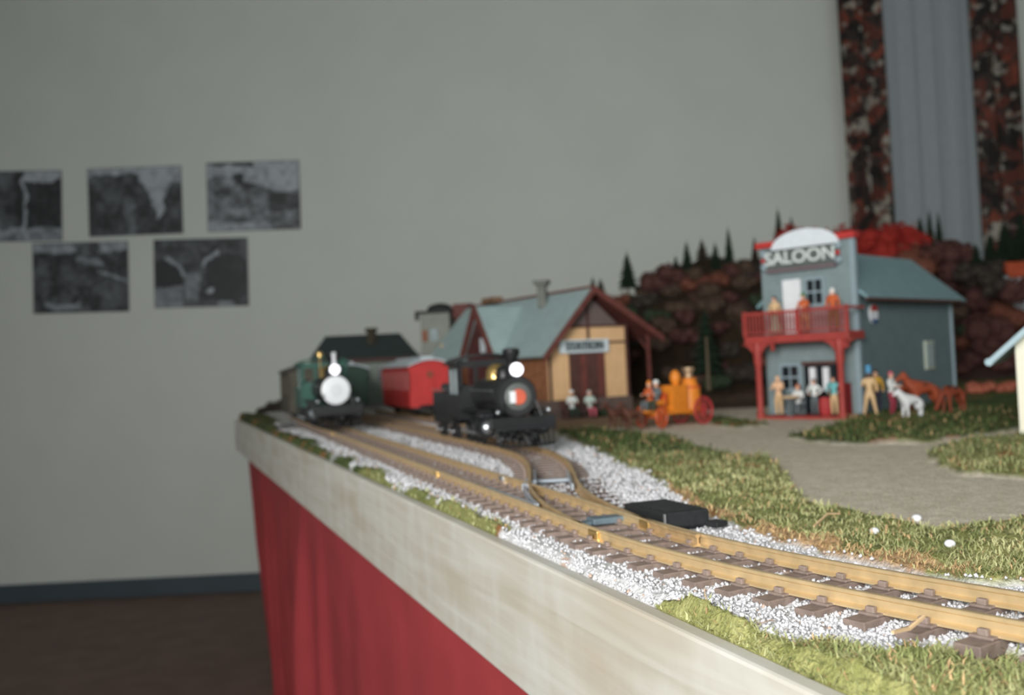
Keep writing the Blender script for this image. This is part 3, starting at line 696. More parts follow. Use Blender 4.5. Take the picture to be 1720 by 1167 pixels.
# ================================================================ TRAINS  (local +x = forward)
def frame_at(path,Y,dz=0):
    X,YY_,th=path[idx_y(path,Y)]; return (X,YY_,RT+dz), th-math.pi/2
def spoked_wheel(par,c,R,m,n=8,w=.004,name='driving_wheel',rim=None):
    mb=MB(); mb.ring(c,(0,1,0),R-.002,.0022,24,6); mb.cyl((c[0],c[1]-w/2,c[2]),(c[0],c[1]+w/2,c[2]),R*.22,n=10)
    for k in range(n):
        a=math.pi*2*k/n; mb.cyl(c,(c[0]+(R-.002)*math.cos(a),c[1],c[2]+(R-.002)*math.sin(a)),R*.055,n=5)
    return mb.build(name,m,par,True)
def locomotive(Y,path,label,livery,disc,lamp,small=1.0,rodm=steel):
    loc,rz=frame_at(path,Y); t=thing('steam_locomotive',label,'locomotive',loc,rz)
    B=black
    MB().box((-.055,0,.030),(.165,.040,.010)).build('frame',B,t,bevel=.001)
    MB().lathe((-.075,0,.066),(.055,0,.066),[(0,.025),(.10,.025),(.101,.0262),(.130,.0262)],24).build('boiler',B,t,True)
    MB().lathe((.054,0,.066),(.075,0,.066),[(0,.0275),(.012,.0275),(.016,.025)],28).build('smokebox',black2,t,True)
    d,ringm,rr=disc
    MB().lathe((.0695,0,.066),(.09,0,.066),[(0,rr),(.0025,rr),(.004,rr*.72)],28).build('smokebox_front',ringm,t,True)
    if d=='plain':
        MB().lathe((.073,0,.066),(.09,0,.066),[(0,rr*.45),(.002,rr*.4)],20).build('number_plate',white,t,True)
    else:
        MB().lathe((.073,0,.066),(.09,0,.066),[(0,.0105),(.002,.010)],20).build('number_plate',mat('plate_orange',(206,96,70),.5,var=.1),t,True)
        MB().box((.0755,-.0085,.066),(.0008,.008,.015)).build('plate_patch',white,t)
    MB().lathe((.048,0,.088),(.048,0,.13),[(0,.008),(.004,.006),(.026,.0065),(.034,.0115),(.040,.0115),(.042,.007)],16).build('chimney',B,t,True)
    MB().lathe((.010,0,.088),(.010,0,.12),[(0,.012),(.010,.011),(.016,.009),(.020,.004)],16).build('sand_dome',B,t,True)
    MB().lathe((-.035,0,.088),(-.035,0,.12),[(0,.013),(.012,.012),(.018,.009),(.022,.003)],16).build('steam_dome',brass,t,True)
    bl=MB().lathe((-.012,0,.094),(-.012,0,.11),[(0,.0065),(.003,.005),(.009,.0035),(.011,.001)],12).build('bell',brass,t,True)
    MB().ring((-.012,0,.100),(1,0,0),.009,.001,14,5).build('bell_bracket',brass,bl)
    MB().lathe((-.055,0,.088),(-.055,0,.11),[(0,.0035),(.012,.003),(.014,.0045)],8).build('whistle',brass,t,True)
    # headlamp
    hl=MB().box((.060,0,.1015),(.016,.017,.018)).build('headlamp',B,t,bevel=.001)
    MB().lathe((.068,0,.1015),(.08,0,.1015),[(0,.0085),(.003,.0088),(.0031,.0075)],20).build('lamp_glass',lamp,hl,True)
    # cab
    m=MB()
    for s in(-1,1):
        y_=s*.042
        m.box((-.108,y_,.052),(.058,.003,.034)); m.box((-.108,y_,.111),(.058,.003,.012)); m.box((-.135,y_,.087),(.005,.003,.038)); m.box((-.108,y_,.087),(.005,.003,.038)); m.box((-.081,y_,.087),(.005,.003,.038))
    m.box((-.080,0,.058),(.003,.084,.046)); m.box((-.080,0,.112),(.003,.084,.010))
    for yy in(-.040,-.016,.016,.040): m.box((-.080,yy,.092),(.003,.006,.036))
    m.build('cab',livery,t)
    for s in(-1,1):
        for xx in(-.1215,-.0945): MB().box((xx,s*.0425,.087),(.022,.001,.036)).build('cab_window',glassl,t)
    pts=[(-.145,.049*math.sin(a),.112+.014*math.cos(a)) for a in np.linspace(-1.45,1.45,11)]
    m=MB(); m.prism(pts+[(-.145,p[1]*.97,p[2]-.0025) for p in reversed(pts)],(.074,0,0)); m.build('cab_roof',livery if livery is not black else B,t,True)
    MB().box((-.112,0,.034),(.07,.09,.003)).build('cab_floor',B,t)
    # running gear
    for s in(-1,1):
        for xx in(-.088,-.052,-.016): spoked_wheel(t,(xx,s*.026,.0205),.0205,B)
        m=MB(); m.box((-.052,s*.033,.016),(.086,.003,.005)); m.build('side_rod',rodm,t,bevel=.0005)
        m=MB(); m.box((.004,s*.036,.022),(.075,.0025,.004),ry=.06); m.build('piston_rod',rodm,t)
        c=MB().lathe((.022,s*.037,.027),(.052,s*.037,.027),[(0,.0125),(.002,.0135),(.028,.0135),(.030,.0125)],18).build('cylinder',B,t,True)
        MB().lathe((.052,s*.037,.027),(.06,s*.037,.027),[(0,.0085),(.002,.007),(.004,.002)],14).build('cylinder_cover',brass if rodm is brass else steel,c,True)
        MB().b2((.024,s*.028,.040),(.050,s*.046,.046)).build('steam_chest',B,t,bevel=.001)
        spoked_wheel(t,(.062,s*.024,.011),.011,B,6,name='leading_wheel')
        MB().box((-.012,s*.036,.0485),(.118,.016,.002)).build('running_board',B,t)
        MB().tube([(-.07,s*.029,.075),(.05,s*.029,.075)],.0009,6).build('handrail',steel,t)
        MB().tube([(.085,s*.028,.036),(.078,s*.022,.060)],.0010,6).build('boiler_stay',B,t)
    MB().box((.086,0,.034),(.008,.088,.014)).build('buffer_beam',B,t,bevel=.001)
    # pilot: sloping bars
    pl=MB().box((.094,0,.0265),(.010,.080,.004)).build('pilot',B,t)
    for k in range(11):
        yy=-.038+k*.0076; xf=.125-abs(yy)*.55
        MB().cyl((.095,yy,.027),(xf,yy*.9,.006),.0015,n=6).build('pilot_bar',B,pl)
    m=MB(); m.tube([(.104,-.036,.006),(.126,0,.006),(.104,.036,.006)],.0018,6); m.build('pilot_rim',B,pl)
    MB().box((.118,0,.020),(.03,.006,.006)).build('coupling',B,t)
    for s in(-1,1): MB().sph((.0915,s*.034,.048),.0035).build('marker_lamp',steel,t,True)
    return t
def tender(Y,path,label,livery,trim):
    loc,rz=frame_at(path,Y); t=thing('tender',label,'tender',loc,rz)
    MB().box((0,0,.028),(.125,.076,.008)).build('underframe',black,t,bevel=.001)
    m=MB(); m.box((-.02,0,.055),(.082,.078,.046)); m.box((.040,.036,.055),(.040,.006,.046)); m.box((.040,-.036,.055),(.040,.006,.046)); m.build('tank',livery,t,bevel=.0015)
    m=MB(); 
    for k in range(26): m.sph((random.uniform(-.05,.045),random.uniform(-.028,.028),.077+random.uniform(0,.010)),random.uniform(.004,.007),n=6)
    o=m.build('coal_load',black2,t); o['kind']='stuff'
    for s in(-1,1):
        MB().tube([(-.058,s*.040,.082),(.058,s*.040,.082)],.001,6).build('side_rail',trim,t)
        for xx in(-.042,.042):
            b=MB().box((xx,s*.031,.015),(.042,.004,.010)).build('bogie_frame',black,t,bevel=.001)
            for dx in(-.013,.013):
                MB().cyl((xx+dx,s*.023,.0115),(xx+dx,s*.028,.0115),.0115,n=18).build('wheel',black2,b,True)
                MB().sph((xx+dx,s*.034,.012),.0028).build('axle_cap',steel,b,True)
    MB().lathe((-.045,0,.078),(-.045,0,.10),[(0,.012),(.004,.012),(.005,.009)],14).build('water_hatch',livery,t,True)
    MB().tube([(-.064,-.03,.03),(-.064,-.03,.07),(-.060,-.03,.074)],.001,6).build('handrail',steel,t)
    return t
def coach(Y,path,L,label,body,roofm,windm,win=True,endlabel=None,emblem=True,cat='coach',name='passenger_coach'):
    """Y = where the front end of the body stands"""
    loc,rz=frame_at(path,Y); t=thing(name,label,cat,loc,rz); W=.104; z0,z1=.022,.128
    MB().box((-L/2,0,z0-.004),(L,.09,.008)).build('underframe',black,t)
    for s in(-1,1):
        m=MB(); y_=s*W/2; m.b2((-L,y_-.0015,z0),(0,y_+.0015,z0+.040)); m.b2((-L,y_-.0015,z1-.014),(0,y_+.0015,z1))
        nW=int(L/.052); stp=L/nW
        for k in range(nW+1): m.box((-k*stp,y_,(z0+z1)/2+.013),(.012,.003,z1-z0-.054))
        m.build('side_panel',body,t)
        for k in range(nW): MB().box((-(k+.5)*stp,y_*.985,(z0+z1)/2+.013),(stp-.012,.0012,z1-z0-.054)).build('window_pane',windm,t)
        MB().box((-L/2,s*(W/2+.002),z0+.042),(L,.0015,.003)).build('waist_rail',body,t)
    for xe in(0,-L):
        m=MB(); m.b2((xe-.0015,-W/2,z0),(xe+.0015,W/2,z1)); m.prism([(xe-.0015,y_,z1+.012*math.cos(y_/W*math.pi)-.0005) for y_ in np.linspace(-W/2,W/2,9)]+[(xe-.0015,W/2,z1-.001),(xe-.0015,-W/2,z1-.001)],(.003,0,0)); m.build('end_wall',body,t)
    m=MB(); m.box((.0025,0,.074),(.003,.026,.074)); d=m.build('end_door',body,t,bevel=.0006)
    if emblem:
        MB().lathe((.004,0,.104),(.01,0,.104),[(0,.0095),(.001,.009)],20).build('round_emblem',mat('emblem_brown',(140,70,48),.6,var=.25,scale=200),d,True)
    for s in(-1,1): MB().box((.002,s*.0385,.092),(.002,.014,.034)).build('end_window',body,t)
    pts=[(-L-.012,y_,z1+.002+.015*math.cos(y_/(W+.012)*math.pi)) for y_ in np.linspace(-W/2-.006,W/2+.006,11)]
    m=MB(); m.prism(pts+[(p[0],p[1],p[2]-.004) for p in reversed(pts)],(L+.024,0,0)); m.b2((-L+.02,-.016,z1+.015),(-.02,.016,z1+.022)); m.build('roof',roofm,t,True)
    for xx in(-.06,-L+.06):
        for s in(-1,1):
            b=MB().box((xx,s*.034,.016),(.055,.004,.012)).build('bogie_frame',black,t,bevel=.001)
            for dx in(-.018,.018): MB().cyl((xx+dx,s*.023,.013),(xx+dx,s*.029,.013),.013,n=18).build('wheel',black2,b,True)
    MB().box((.008,0,.026),(.02,.06,.004)).build('end_step',black,t)
    MB().box((.014,0,.020),(.024,.006,.006)).build('coupling',black,t)
    return t
gring=mat('smokebox_grey',(98,102,100),.5,.2,var=.1); wdisc=mat('white_glare_disc',(246,248,252),.3,var=.02)  # flash glare on the engine front painted in as a white disc
lb_=locomotive(1.50,siding,'black steam locomotive with lit headlamp and orange number plate on the siding',black,('plate',gring,.0178),whiteglow); lb_.scale=(1.1,1.1,1.1)
tender(1.725,siding,'black coal tender coupled behind the black locomotive',black,steel)
# green locomotive: broad pale front
gl=locomotive(2.23,main,'green steam locomotive with large round front painted white with glare and brass bell by the table edge',green,('plain',wdisc,.0246),whiteglow,rodm=steel); gl.scale=(1.25,1.25,1.25)  # headlamp glow added for a pale spot; the lamp itself is unlit
tg_=tender(2.49,main,'dark green tender coupled behind the green locomotive',green,brass); tg_.scale=(1.15,1.15,1.15)
coach(2.52,third,.36,'bright red passenger coach with pale grey roof and round emblem on its end','' or red,offwh,mat('pink_pane',(196,128,124),.25,var=.12))
coach(2.93,siding,.34,'dark green passenger coach with pale roof beside the red coach',greendk,offwh,glassd,emblem=False)
coach(2.62,main,.26,'olive brown goods van behind the green tender, nearest the table edge',olive,mat('van_roof',(70,66,60),.7),mat('olive_panel',(92,84,66),.6),emblem=False,cat='goods van',name='goods_van')
# tall white upright and extra bell on the green engine
MB().lathe((.066,.000,.110),(.066,0,.15),[(0,.005),(.004,.0036),(.018,.0036),(.021,.0044),(.0215,.003)],14).build('tall_white_upright',white,gl,True,label='tall white upright in front of the brass dome')
MB().lathe((.000,-.016,.126),(.000,-.016,.16),[(0,.0062),(.006,.0062),(.010,.002)],12).build('brass_globe',brass,gl,True)
MB().tube([(.000,-.016,.088),(.000,-.016,.127)],.0012).build('globe_stem',brass,gl)

# ================================================================ BUILDINGS
# ---- station
so=Vector((.082,2.3)); sa_=R_(29)
stn=thing('station_building','station building with ochre gable front, brown double door and grey-green roof','station',(so.x,so.y,GZ),sa_)
ochre=mat('ochre_wall',(222,182,136),.75,var=.06,scale=40)
plinth=mat('stone_plinth',(98,82,76),.9,var=.28,scale=90,bump=.5)
brick=mat('orange_brick_side',(136,88,58),.85,var=.35,scale=70)
gablem=wave_mat('gable_boards',(112,98,94),(70,58,56),'X',26)
roofg=wave_mat('grey_green_roof',(158,178,178),(132,152,152),'Z',40,bump=.5)
W=.225; Lr=.60; ez=.165; az=.305; ax_=W/2
MB().b2((-.004,-.004,-.02),(W+.004,Lr,.045)).build('plinth',plinth,stn)
MB().prism([(0,0,.045),(W,0,.045),(W,0,.205),(W*.5,0,.215),(0,0,ez)][:0] or [(0,0,.045),(W,0,.045),(W,0,.213),(.045,0,.213),(0,0,ez)],(0,.006,0)).build('front_wall',ochre,stn)
MB().prism([(.045,0,.213),(W-.02,0,.213),(ax_,0,az-.01)],(0,.006,0)).build('gable_boarding',gablem,stn)
MB().b2((0,.006,.045),(.006,Lr,ez)).build('side_wall',brick,stn,label='orange brown brick side wall')
MB().b2((W-.006,.006,.045),(W,Lr,.2)).build('side_wall',brown,stn)
MB().b2((.006,Lr-.006,.045),(W-.006,Lr,.2)).build('rear_wall',ochre,stn)
for x0,x1,z0,z1 in((0,.006,.045,.17),(W-.007,W,.045,.213),(0,W,.173,.178),(.03,W,.212,.218),(W*.5-.003,W*.5+.003,.178,.213),(W*.5-.003,W*.5+.003,.218,.29)):
    MB().b2((x0,-.003,z0),(x1,0,z1)).build('timber_beam',brown,stn)
d=MB().b2((.056,-.004,.045),(.154,0,.153)).build('double_door',brown,stn)
for k in range(4): MB().box((.0685+k*.0245,-.005,.099),(.018,.002,.098)).build('door_plank',brownr if k%2 else brown,d)
sg=MB().b2((.028,-.009,.153),(.165,-.003,.184)).build('sign_board',mat('sign_white',(214,226,232),.5,var=.03),stn,bevel=.001)
MB().b2((.046,-.0096,.158),(.147,-.009,.180)).build('sign_panel',mat('sign_grey',(150,164,166),.5,var=.06),sg)
def text_obj(s,size,m,par,loc,rot,ext=.0006,squash=None,name='lettering'):
    c=bpy.data.curves.new(name,'FONT'); c.body=s; c.size=size; c.extrude=ext; c.align_x='CENTER'; c.align_y='CENTER'; c.offset=size*.02
    o=bpy.data.objects.new(name,c); COL.objects.link(o)
    dg=bpy.context.evaluated_depsgraph_get(); me=bpy.data.meshes.new_from_object(o.evaluated_get(dg)); bpy.data.objects.remove(o)
    me.materials.clear(); me.materials.append(m); o=bpy.data.objects.new(name,me); COL.objects.link(o); o.parent=par; o.location=loc; o.rotation_euler=rot
    if squash: o.scale=squash
    return o
dark=mat('letter_dark',(52,58,60),.6,var=.05)
text_obj('STATION',.026,dark,sg,(.0965,-.0104,.169),(math.pi/2,0,0))
# roof planes
def slab(a,b,c,d,th=.006):
    a,b,c,d=map(Vector,(a,b,c,d)); n=(b-a).cross(d-a).normalized()*th
    if n.z>0: n=-n
    return MB().prism([a,b,c,d],n)
y0,y1=-.035,Lr+.03
slab((-.032,y0,.150),(-.032,y1,.150),(ax_,y1,az),(ax_,y0,az)).build('roof_slope',roofg,stn)
slab((ax_,y0,az),(ax_,y1,az),(.305,y1,.186),(.305,y0,.186)).build('roof_slope',brownr,stn,label='brown boarded roof slope over the canopy')
def board(a,b,par,m=brownr,w=.016,th=.006,name='barge_board'):
    a=Vector(a); b=Vector(b); return MB().prism([a,b,b-Vector((0,0,w)),a-Vector((0,0,w))],(0,-th,0)).build(name,m,par)
board((-.034,y0,.150),(ax_,y0,az+.003),stn); board((ax_,y0,az+.003),(.307,y0,.186),stn)
MB().box((ax_,(y0+y1)/2,az+.001),(.008,y1-y0,.006)).build('ridge_cap',brownr,stn)
for yy in(.0,.28,.55): 
    pp=MB().box((.287,yy,.09),(.007,.007,.20)).build('canopy_post',brownr,stn)
    MB().tube([(.287,yy,.15),(.262,yy,.18)],.0028).build('post_brace',brownr,pp)
# chimney and vent on the ridge
c=MB().lathe((ax_-.03,.15,.27),(ax_-.03,.15,.35),[(0,.014),(.052,.015),(.062,.026),(.068,.026)],4).build('chimney',mat('chimney_grey',(110,112,106),.9,var=.2,scale=120),stn)
MB().box((ax_-.018,.44,.312),(.03,.07,.014)).build('ridge_vent',mat('vent_tan',(122,92,70),.8,var=.2),stn)
# cross gable on the track side
gy=.27; gw=.09; gxo=-.048
slab((gxo,gy-gw,.162),(ax_,gy-gw,.162),(ax_,gy,.285),(gxo,gy,.285)).build('dormer_roof',roofg,stn)
slab((gxo,gy,.285),(ax_,gy,.285),(ax_,gy+gw,.162),(gxo,gy+gw,.162)).build('dormer_roof',roofg,stn)
MB().prism([(gxo+.012,gy-gw+.012,.045),(gxo+.012,gy+gw-.012,.045),(gxo+.012,gy+gw-.012,.168),(gxo+.012,gy,.270),(gxo+.012,gy-gw+.012,.168)],(.006,0,0)).build('dormer_wall',mat('dark_red_boards',(78,40,38),.8,var=.2),stn)
for s in(-1,1):
    MB().prism([(gxo-.004,gy+s*(gw+.003),.158),(gxo-.004,gy,.290),(gxo-.004,gy,.266),(gxo-.004,gy+s*(gw-.014),.158)],(.007,0,0)).build('dormer_barge_board',brownr,stn)
MB().box((gxo+.008,gy-.022,.185),(.004,.022,.036)).build('dormer_window',offwh,stn)
# platform under the station front
def slab_on(name,poly,h,m,label,cat):
    mb=MB(); mb.prism([(p[0],p[1],GZ-.004) for p in poly],(0,0,h+.004)); o=mb.build(name,m,None,bevel=.001); tag(o,label,cat); return o

# ---- saloon
sl0=on(1450,700); SA=R_(-43.5)
sal=thing('saloon_building','grey-blue two storey saloon with false front, red balcony and teal roof','saloon',(sl0.x,sl0.y,GZ),SA)
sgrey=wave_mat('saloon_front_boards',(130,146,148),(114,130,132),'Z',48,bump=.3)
sside=wave_mat('saloon_side_shaded',(106,124,128),(92,108,112),'Z',48,bump=.3)  # front boards darkened, the side's angle to the light painted in
steal=wave_mat('saloon_roof_teal',(126,156,162),(104,132,138),'Z',60,bump=.5)
trimb=mat('saloon_trim',(142,160,168),.6,var=.05)
W=.2; L=.5
m=MB(); m.b2((-W,0,-.01),(0,.008,.345)); m.build('false_front',sgrey,sal)
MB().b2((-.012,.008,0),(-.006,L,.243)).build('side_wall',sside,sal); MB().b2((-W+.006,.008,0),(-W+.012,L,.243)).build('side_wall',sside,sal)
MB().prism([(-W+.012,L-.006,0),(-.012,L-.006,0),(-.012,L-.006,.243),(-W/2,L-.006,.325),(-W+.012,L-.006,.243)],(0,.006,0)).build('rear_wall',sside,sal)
MB().box((-.004,.004,.172),(.010,.012,.345)).build('corner_board',trimb,sal); MB().box((-.006,L,.120),(.008,.008,.24)).build('corner_board',trimb,sal)
slab((.022,.010,.228),(.022,L+.03,.228),(-W/2,L+.03,.335),(-W/2,.010,.335)).build('roof_slope',steal,sal)
slab((-W/2,.010,.335),(-W/2,L+.03,.335),(-W-.022,L+.03,.228),(-W-.022,.010,.228)).build('roof_slope',steal,sal)
MB().box((.020,L/2,.2255),(.004,L,.006)).build('eave_board',brown,sal)
# top moulding: red cornice with white arch
MB().b2((-W-.006,-.010,.345),(-.158,.012,.357)).build('cornice',mat('red_cornice',(186,52,48),.5,var=.1),sal)
MB().b2((-.034,-.010,.345),(.006,.012,.357)).build('cornice',MATS['red_cornice'],sal)
arc=[(-.096+.072*math.cos(a),-.014,.338+.036*math.sin(a)) for a in np.linspace(0,math.pi,17)]
MB().prism(arc,(0,.006,0)).build('white_arch',mat('arch_white',(222,230,236),.5,var=.04),sal)
0 and MB().prism([(-.096+.078*math.cos(a),-.008,.338+.041*math.sin(a)) for a in np.linspace(0,math.pi,17)],(0,.010,0))
sb=MB().b2((-.182,-.012,.300),(-.034,0,.338)).build('saloon_sign',mat('sign_dark_green',(92,100,98),.6,var=.1),sal,bevel=.001)
text_obj('SALOON',.037,mat('letter_white',(216,224,222),.5,var=.03),sb,(-.108,-.0130,.3195),(math.pi/2,0,0),squash=(1.02,.95,1))
for xx in(-.188,-.028):
    for zz in(.305,.333): MB().sph((xx,-.010,zz),.0075,(1,.5,1)).build('scroll_ornament',trimb,sb,True)
    MB().sph((xx,-.012,.319),.005,(1,.5,1)).build('red_knob',MATS['red_cornice'],sb,True)
MB().b2((-.182,-.014,.293),(-.034,0,.299)).build('sign_ledge',mat('ledge_mauve',(120,104,108),.6),sal)
def sash(x0,x1,z0,z1,par,panes=(2,2),frame=trimb):
    f=MB(); f.b2((x0,-.005,z0),(x1,0,z1)); o=f.build('window_surround',frame,par)
    nx,nz=panes; w=(x1-x0-.008)/nx; h=(z1-z0-.008)/nz
    for i in range(nx):
        for j in range(nz): MB().b2((x0+.004+i*w+.002,-.0062,z0+.004+j*h+.002),(x0+.004+(i+1)*w-.002,-.005,z0+.004+(j+1)*h-.002)).build('window_pane',glassd,o)
MB().b2((-.152,-.005,.168),(-.113,0,.276)).build('upper_door',white,sal,label='white balcony door')
sash(-.104,-.062,.218,.277,sal)
sash(-.168,-.122,.052,.108,sal)
MB().b2((-.116,-.003,.0),(-.036,0,.105)).build('entrance_shade_panel',glassd,sal)  # dark panel stands in for the shade inside the doorway
for xx in(-.094,-.066): MB().b2((xx-.006,-.012,.052),(xx+.006,-.006,.098)).build('swing_door',white,sal)
MB().b2((-.120,-.004,.103),(-.032,0,.110)).build('lintel',brown,sal)
MB().b2((-.034,-.006,.0),(-.020,0,.066)).build('red_board',reddk,sal)
# side window and round enamel plate
fr=MB().b2((-.006,.333,.078),(-.001,.377,.140)).build('side_window',mat('cream_frame',(176,184,168),.6,var=.05),sal)
for k in range(2): MB().b2((-.0012,.338+k*.019,.083),(0,.352+k*.019,.135)).build('window_pane',glassl,fr)
pl=MB().lathe((-.006,.083,.198),(.1,.083,.198),[(0,.019),(.0025,.019)],24).build('round_plate',white,sal)
MB().prism([(-.0032,.083+.0185*math.cos(a),.198+.0185*math.sin(a)) for a in np.linspace(.35,math.pi-.35,12)],(.0012,0,0)).build('red_segment',MATS['red_cornice'],pl)
MB().prism([(-.0032,.083+.0185*math.cos(a),.198+.0185*math.sin(a)) for a in np.linspace(math.pi+.6,2*math.pi-.6,12)],(.0012,0,0)).build('blue_segment',mat('plate_blue',(44,84,140),.5),pl)
# porch
BD=.07; xl,xr=-.207,.012
MB().b2((xl,-BD,.150),(xr,0,.166)).build('balcony_floor',redpt,sal,bevel=.001)
MB().b2((xl,-BD-.002,.208),(xr,-BD+.003,.213)).build('hand_rail',redpt,sal)
MB().b2((xl,-BD-.001,.170),(xr,-BD+.002,.173)).build('lower_rail',redpt,sal)
nb=30
for k in range(nb): 
    xx=xl+.003+(xr-xl-.006)*k/(nb-1); MB().box((xx,-BD+.0005,.1905),(.0026,.0026,.036)).build('baluster',redpt,sal)
for xx in(xl,xr): MB().b2((xx-.002,-BD,.208),(xx+.002,0,.213)).build('end_rail',redpt,sal)
for xx in(xl+.002,xr-.002,-.088): MB().box((xx,-BD+.001,.190),(.006,.006,.050)).build('newel_post',redpt,sal)
for xx in(-.182,-.010):
    MB().lathe((xx,-BD+.006,-.004),(xx,-BD+.006,.2),[(0,.0085),(.016,.0085),(.018,.0062),(.11,.0062),(.116,.0085),(.154,.0085)],12).build('porch_post',redpt,sal,True)
    for s in(-1,1):
        pts=[(xx,-BD+.003,.150)]+[(xx+s*(.034-.034*math.cos(a)) if 0 else xx+s*(.034*(1-math.sin(a))+.004),-BD+.003,.150-.040*(1-math.cos(a))-.0) for a in np.linspace(0,math.pi/2,8)]+[(xx,-BD+.003,.106)]
        MB().prism(pts,(0,.006,0)).build('arch_bracket',redpt,sal)
for xx in(-.148,.006): MB().box((xx,-BD+.006,.143),(.006,.006,.016)).build('drop_pendant',redpt,sal)
MB().b2((-.185,-BD-.004,-.004),(-.004,0,.006)).build('porch_floor',redpt,sal,bevel=.001)
SALM=Matrix.Translation((sl0.x,sl0.y,GZ))@Matrix.Rotation(SA,4,'Z')
def SL(x,y,z): return SALM@Vector((x,y,z))

# ---- house with dark green hip roof (far left)
hb=at(600,612,3.32); hz=GZ
hs=thing('lineside_house','low house with dark green hipped roof and brown chimney behind the trains','house',(hb.x,3.42,hz),R_(8))
MB().b2((-.15,-.06,-.01),(.17,.12,.178)).build('walls',wave_mat('pale_green_battens',(132,142,132),(88,98,92),'X',18),hs)
rf=mat('dark_green_roof',(48,58,58),.7,var=.15,scale=60)
z0,z1=.178,.262; rx0,rx1,ry0,ry1=-.175,.195,-.085,.145
V8=[(rx0,ry0,z0),(rx1,ry0,z0),(rx1,ry1,z0),(rx0,ry1,z0),(rx0+.055,.03,z1),(rx1-.06,.03,z1)]
MB().add(V8,[(0,3,2,1),(0,1,5,4),(1,2,5),(2,3,4,5),(3,0,4)]).build('hip_roof',rf,hs)
MB().lathe((.038,-.01,.2),(.038,-.01,.29),[(0,.016),(.068,.016),(.072,.022),(.082,.022)],4).build('chimney',mat('chimney_brown',(72,66,54),.9,var=.2),hs)
MB().box((.0,-.09,.172),(.33,.006,.010)).build('eave_board',brown,hs)
for k in range(5): MB().b2((-.12+k*.058,-.062,.10),(-.09+k*.058,-.06,.15)).build('window_pane',glassd,hs)
# ---- stone water tower
tb=at(740,600,3.05)
tw=thing('stone_tower','pale stone tower with dark domed roof and brown timber frame','tower',(tb.x,3.05,GZ),R_(-12))
stonem=mat('tower_stone',(138,142,134),.9,var=.12,scale=30,bump=.3)
MB().b2((-.046,-.046,-.01),(.046,.046,.300)).build('tower_body',stonem,tw,bevel=.002)
MB().b2((-.058,-.055,.300),(.055,.055,.308)).build('tower_cornice',black2,tw)
MB().lathe((.005,0,.308),(.005,0,.35),[(0,.040),(.010,.038),(.018,.030),(.023,.012),(.024,.004)],16).build('domed_roof',black2,tw,True)
MB().b2((-.058,-.058,.28),(-.048,-.048,.30)).build('corner_bracket',black2,tw)
MB().b2((-.040,-.048,.215),(-.024,-.046,.250)).build('shutter',mat('rust_shutter',(138,84,60),.7),tw)
MB().b2((-.014,-.048,.215),(.008,-.046,.252)).build('window_pane',glassl,tw)
MB().b2((.012,-.048,.150),(.036,-.046,.19)).build('window_pane',offwh,tw)
fm=MB(); 
MB().b2((.058,-.02,.0),(.066,-.012,.31)).build('frame_post',brownr,tw); MB().b2((.092,-.02,.0),(.100,-.012,.31)).build('frame_post',brownr,tw)
MB().b2((.052,-.026,.285),(.106,.03,.325)).build('tank_box',brownr,tw)
for k in range(7): MB().b2((.066,-.018,.03+k*.037),(.092,-.014,.045+k*.037)).build('cross_board',brown,tw)
# ---- white shed by the tower
wb=at(704,590,3.45)
ws=thing('white_shed','small shed with white pitched roof between green-roofed house and tower','shed',(wb.x-.02,3.5,GZ),0)
MB().b2((-.03,-.03,-.01),(.03,.03,.155)).build('walls',stonem,ws)
MB().prism([(-.04,-.038,.155),(.04,-.038,.155),(.022,-.038,.182),(-.022,-.038,.182)],(0,.076,0)).build('roof',white,ws)
# ---- white house cut by the right edge
rb=Vector((.80,1.36))
wh=thing('white_house','white walled model house with pale blue eave cut by the right picture edge','house',(at(1708,700,1.32).x+.003,1.32,GZ),R_(-30))
MB().b2((0,0,-.004),(.24,.22,.128)).build('walls',mat('cream_white_wall',(238,234,214),.6,var=.03),wh)
MB().prism([(0,.0,.128),(.24,.0,.128),(.12,.0,.23)],(0,.22,0)).build('gable_wall',MATS['cream_white_wall'],wh)
paleb=mat('pale_blue_eave',(160,186,196),.5,var=.06)
slab((-.030,-.03,.110),(-.030,.25,.110),(.12,.25,.245),(.12,-.03,.245),.007).build('roof_slope',paleb,wh)
slab((.12,-.03,.245),(.12,.25,.245),(.27,.25,.110),(.27,-.03,.110),.007).build('roof_slope',paleb,wh)
MB().cyl((-.030,-.032,.106),(-.030,.25,.106),.005,n=10).build('gutter',paleb,wh,True)
sash(.07,.11,.05,.1,wh); MB().b2((.15,-.004,0),(.19,0,.09)).build('door',brown,wh)
# ---- cottage with orange roof on the hill, right
cp=at(1700,462,2.86)
ct=thing('hill_cottage','small cottage with orange roof on the hillside above the white house','cottage',(cp.x+.03,2.86,cp.z-.05),R_(10))
MB().b2((-.06,-.04,-.06),(.10,.05,.05)).build('walls',offwh,ct)
orf=mat('orange_roof',(190,84,52),.7,var=.15)
slab((-.085,-.06,.045),(.12,-.06,.045),(.10,.005,.088),(-.065,.005,.088)).build('roof_slope',orf,ct); slab((-.085,.07,.045),(.12,.07,.045),(.10,.005,.088),(-.065,.005,.088)).build('roof_slope',orf,ct)

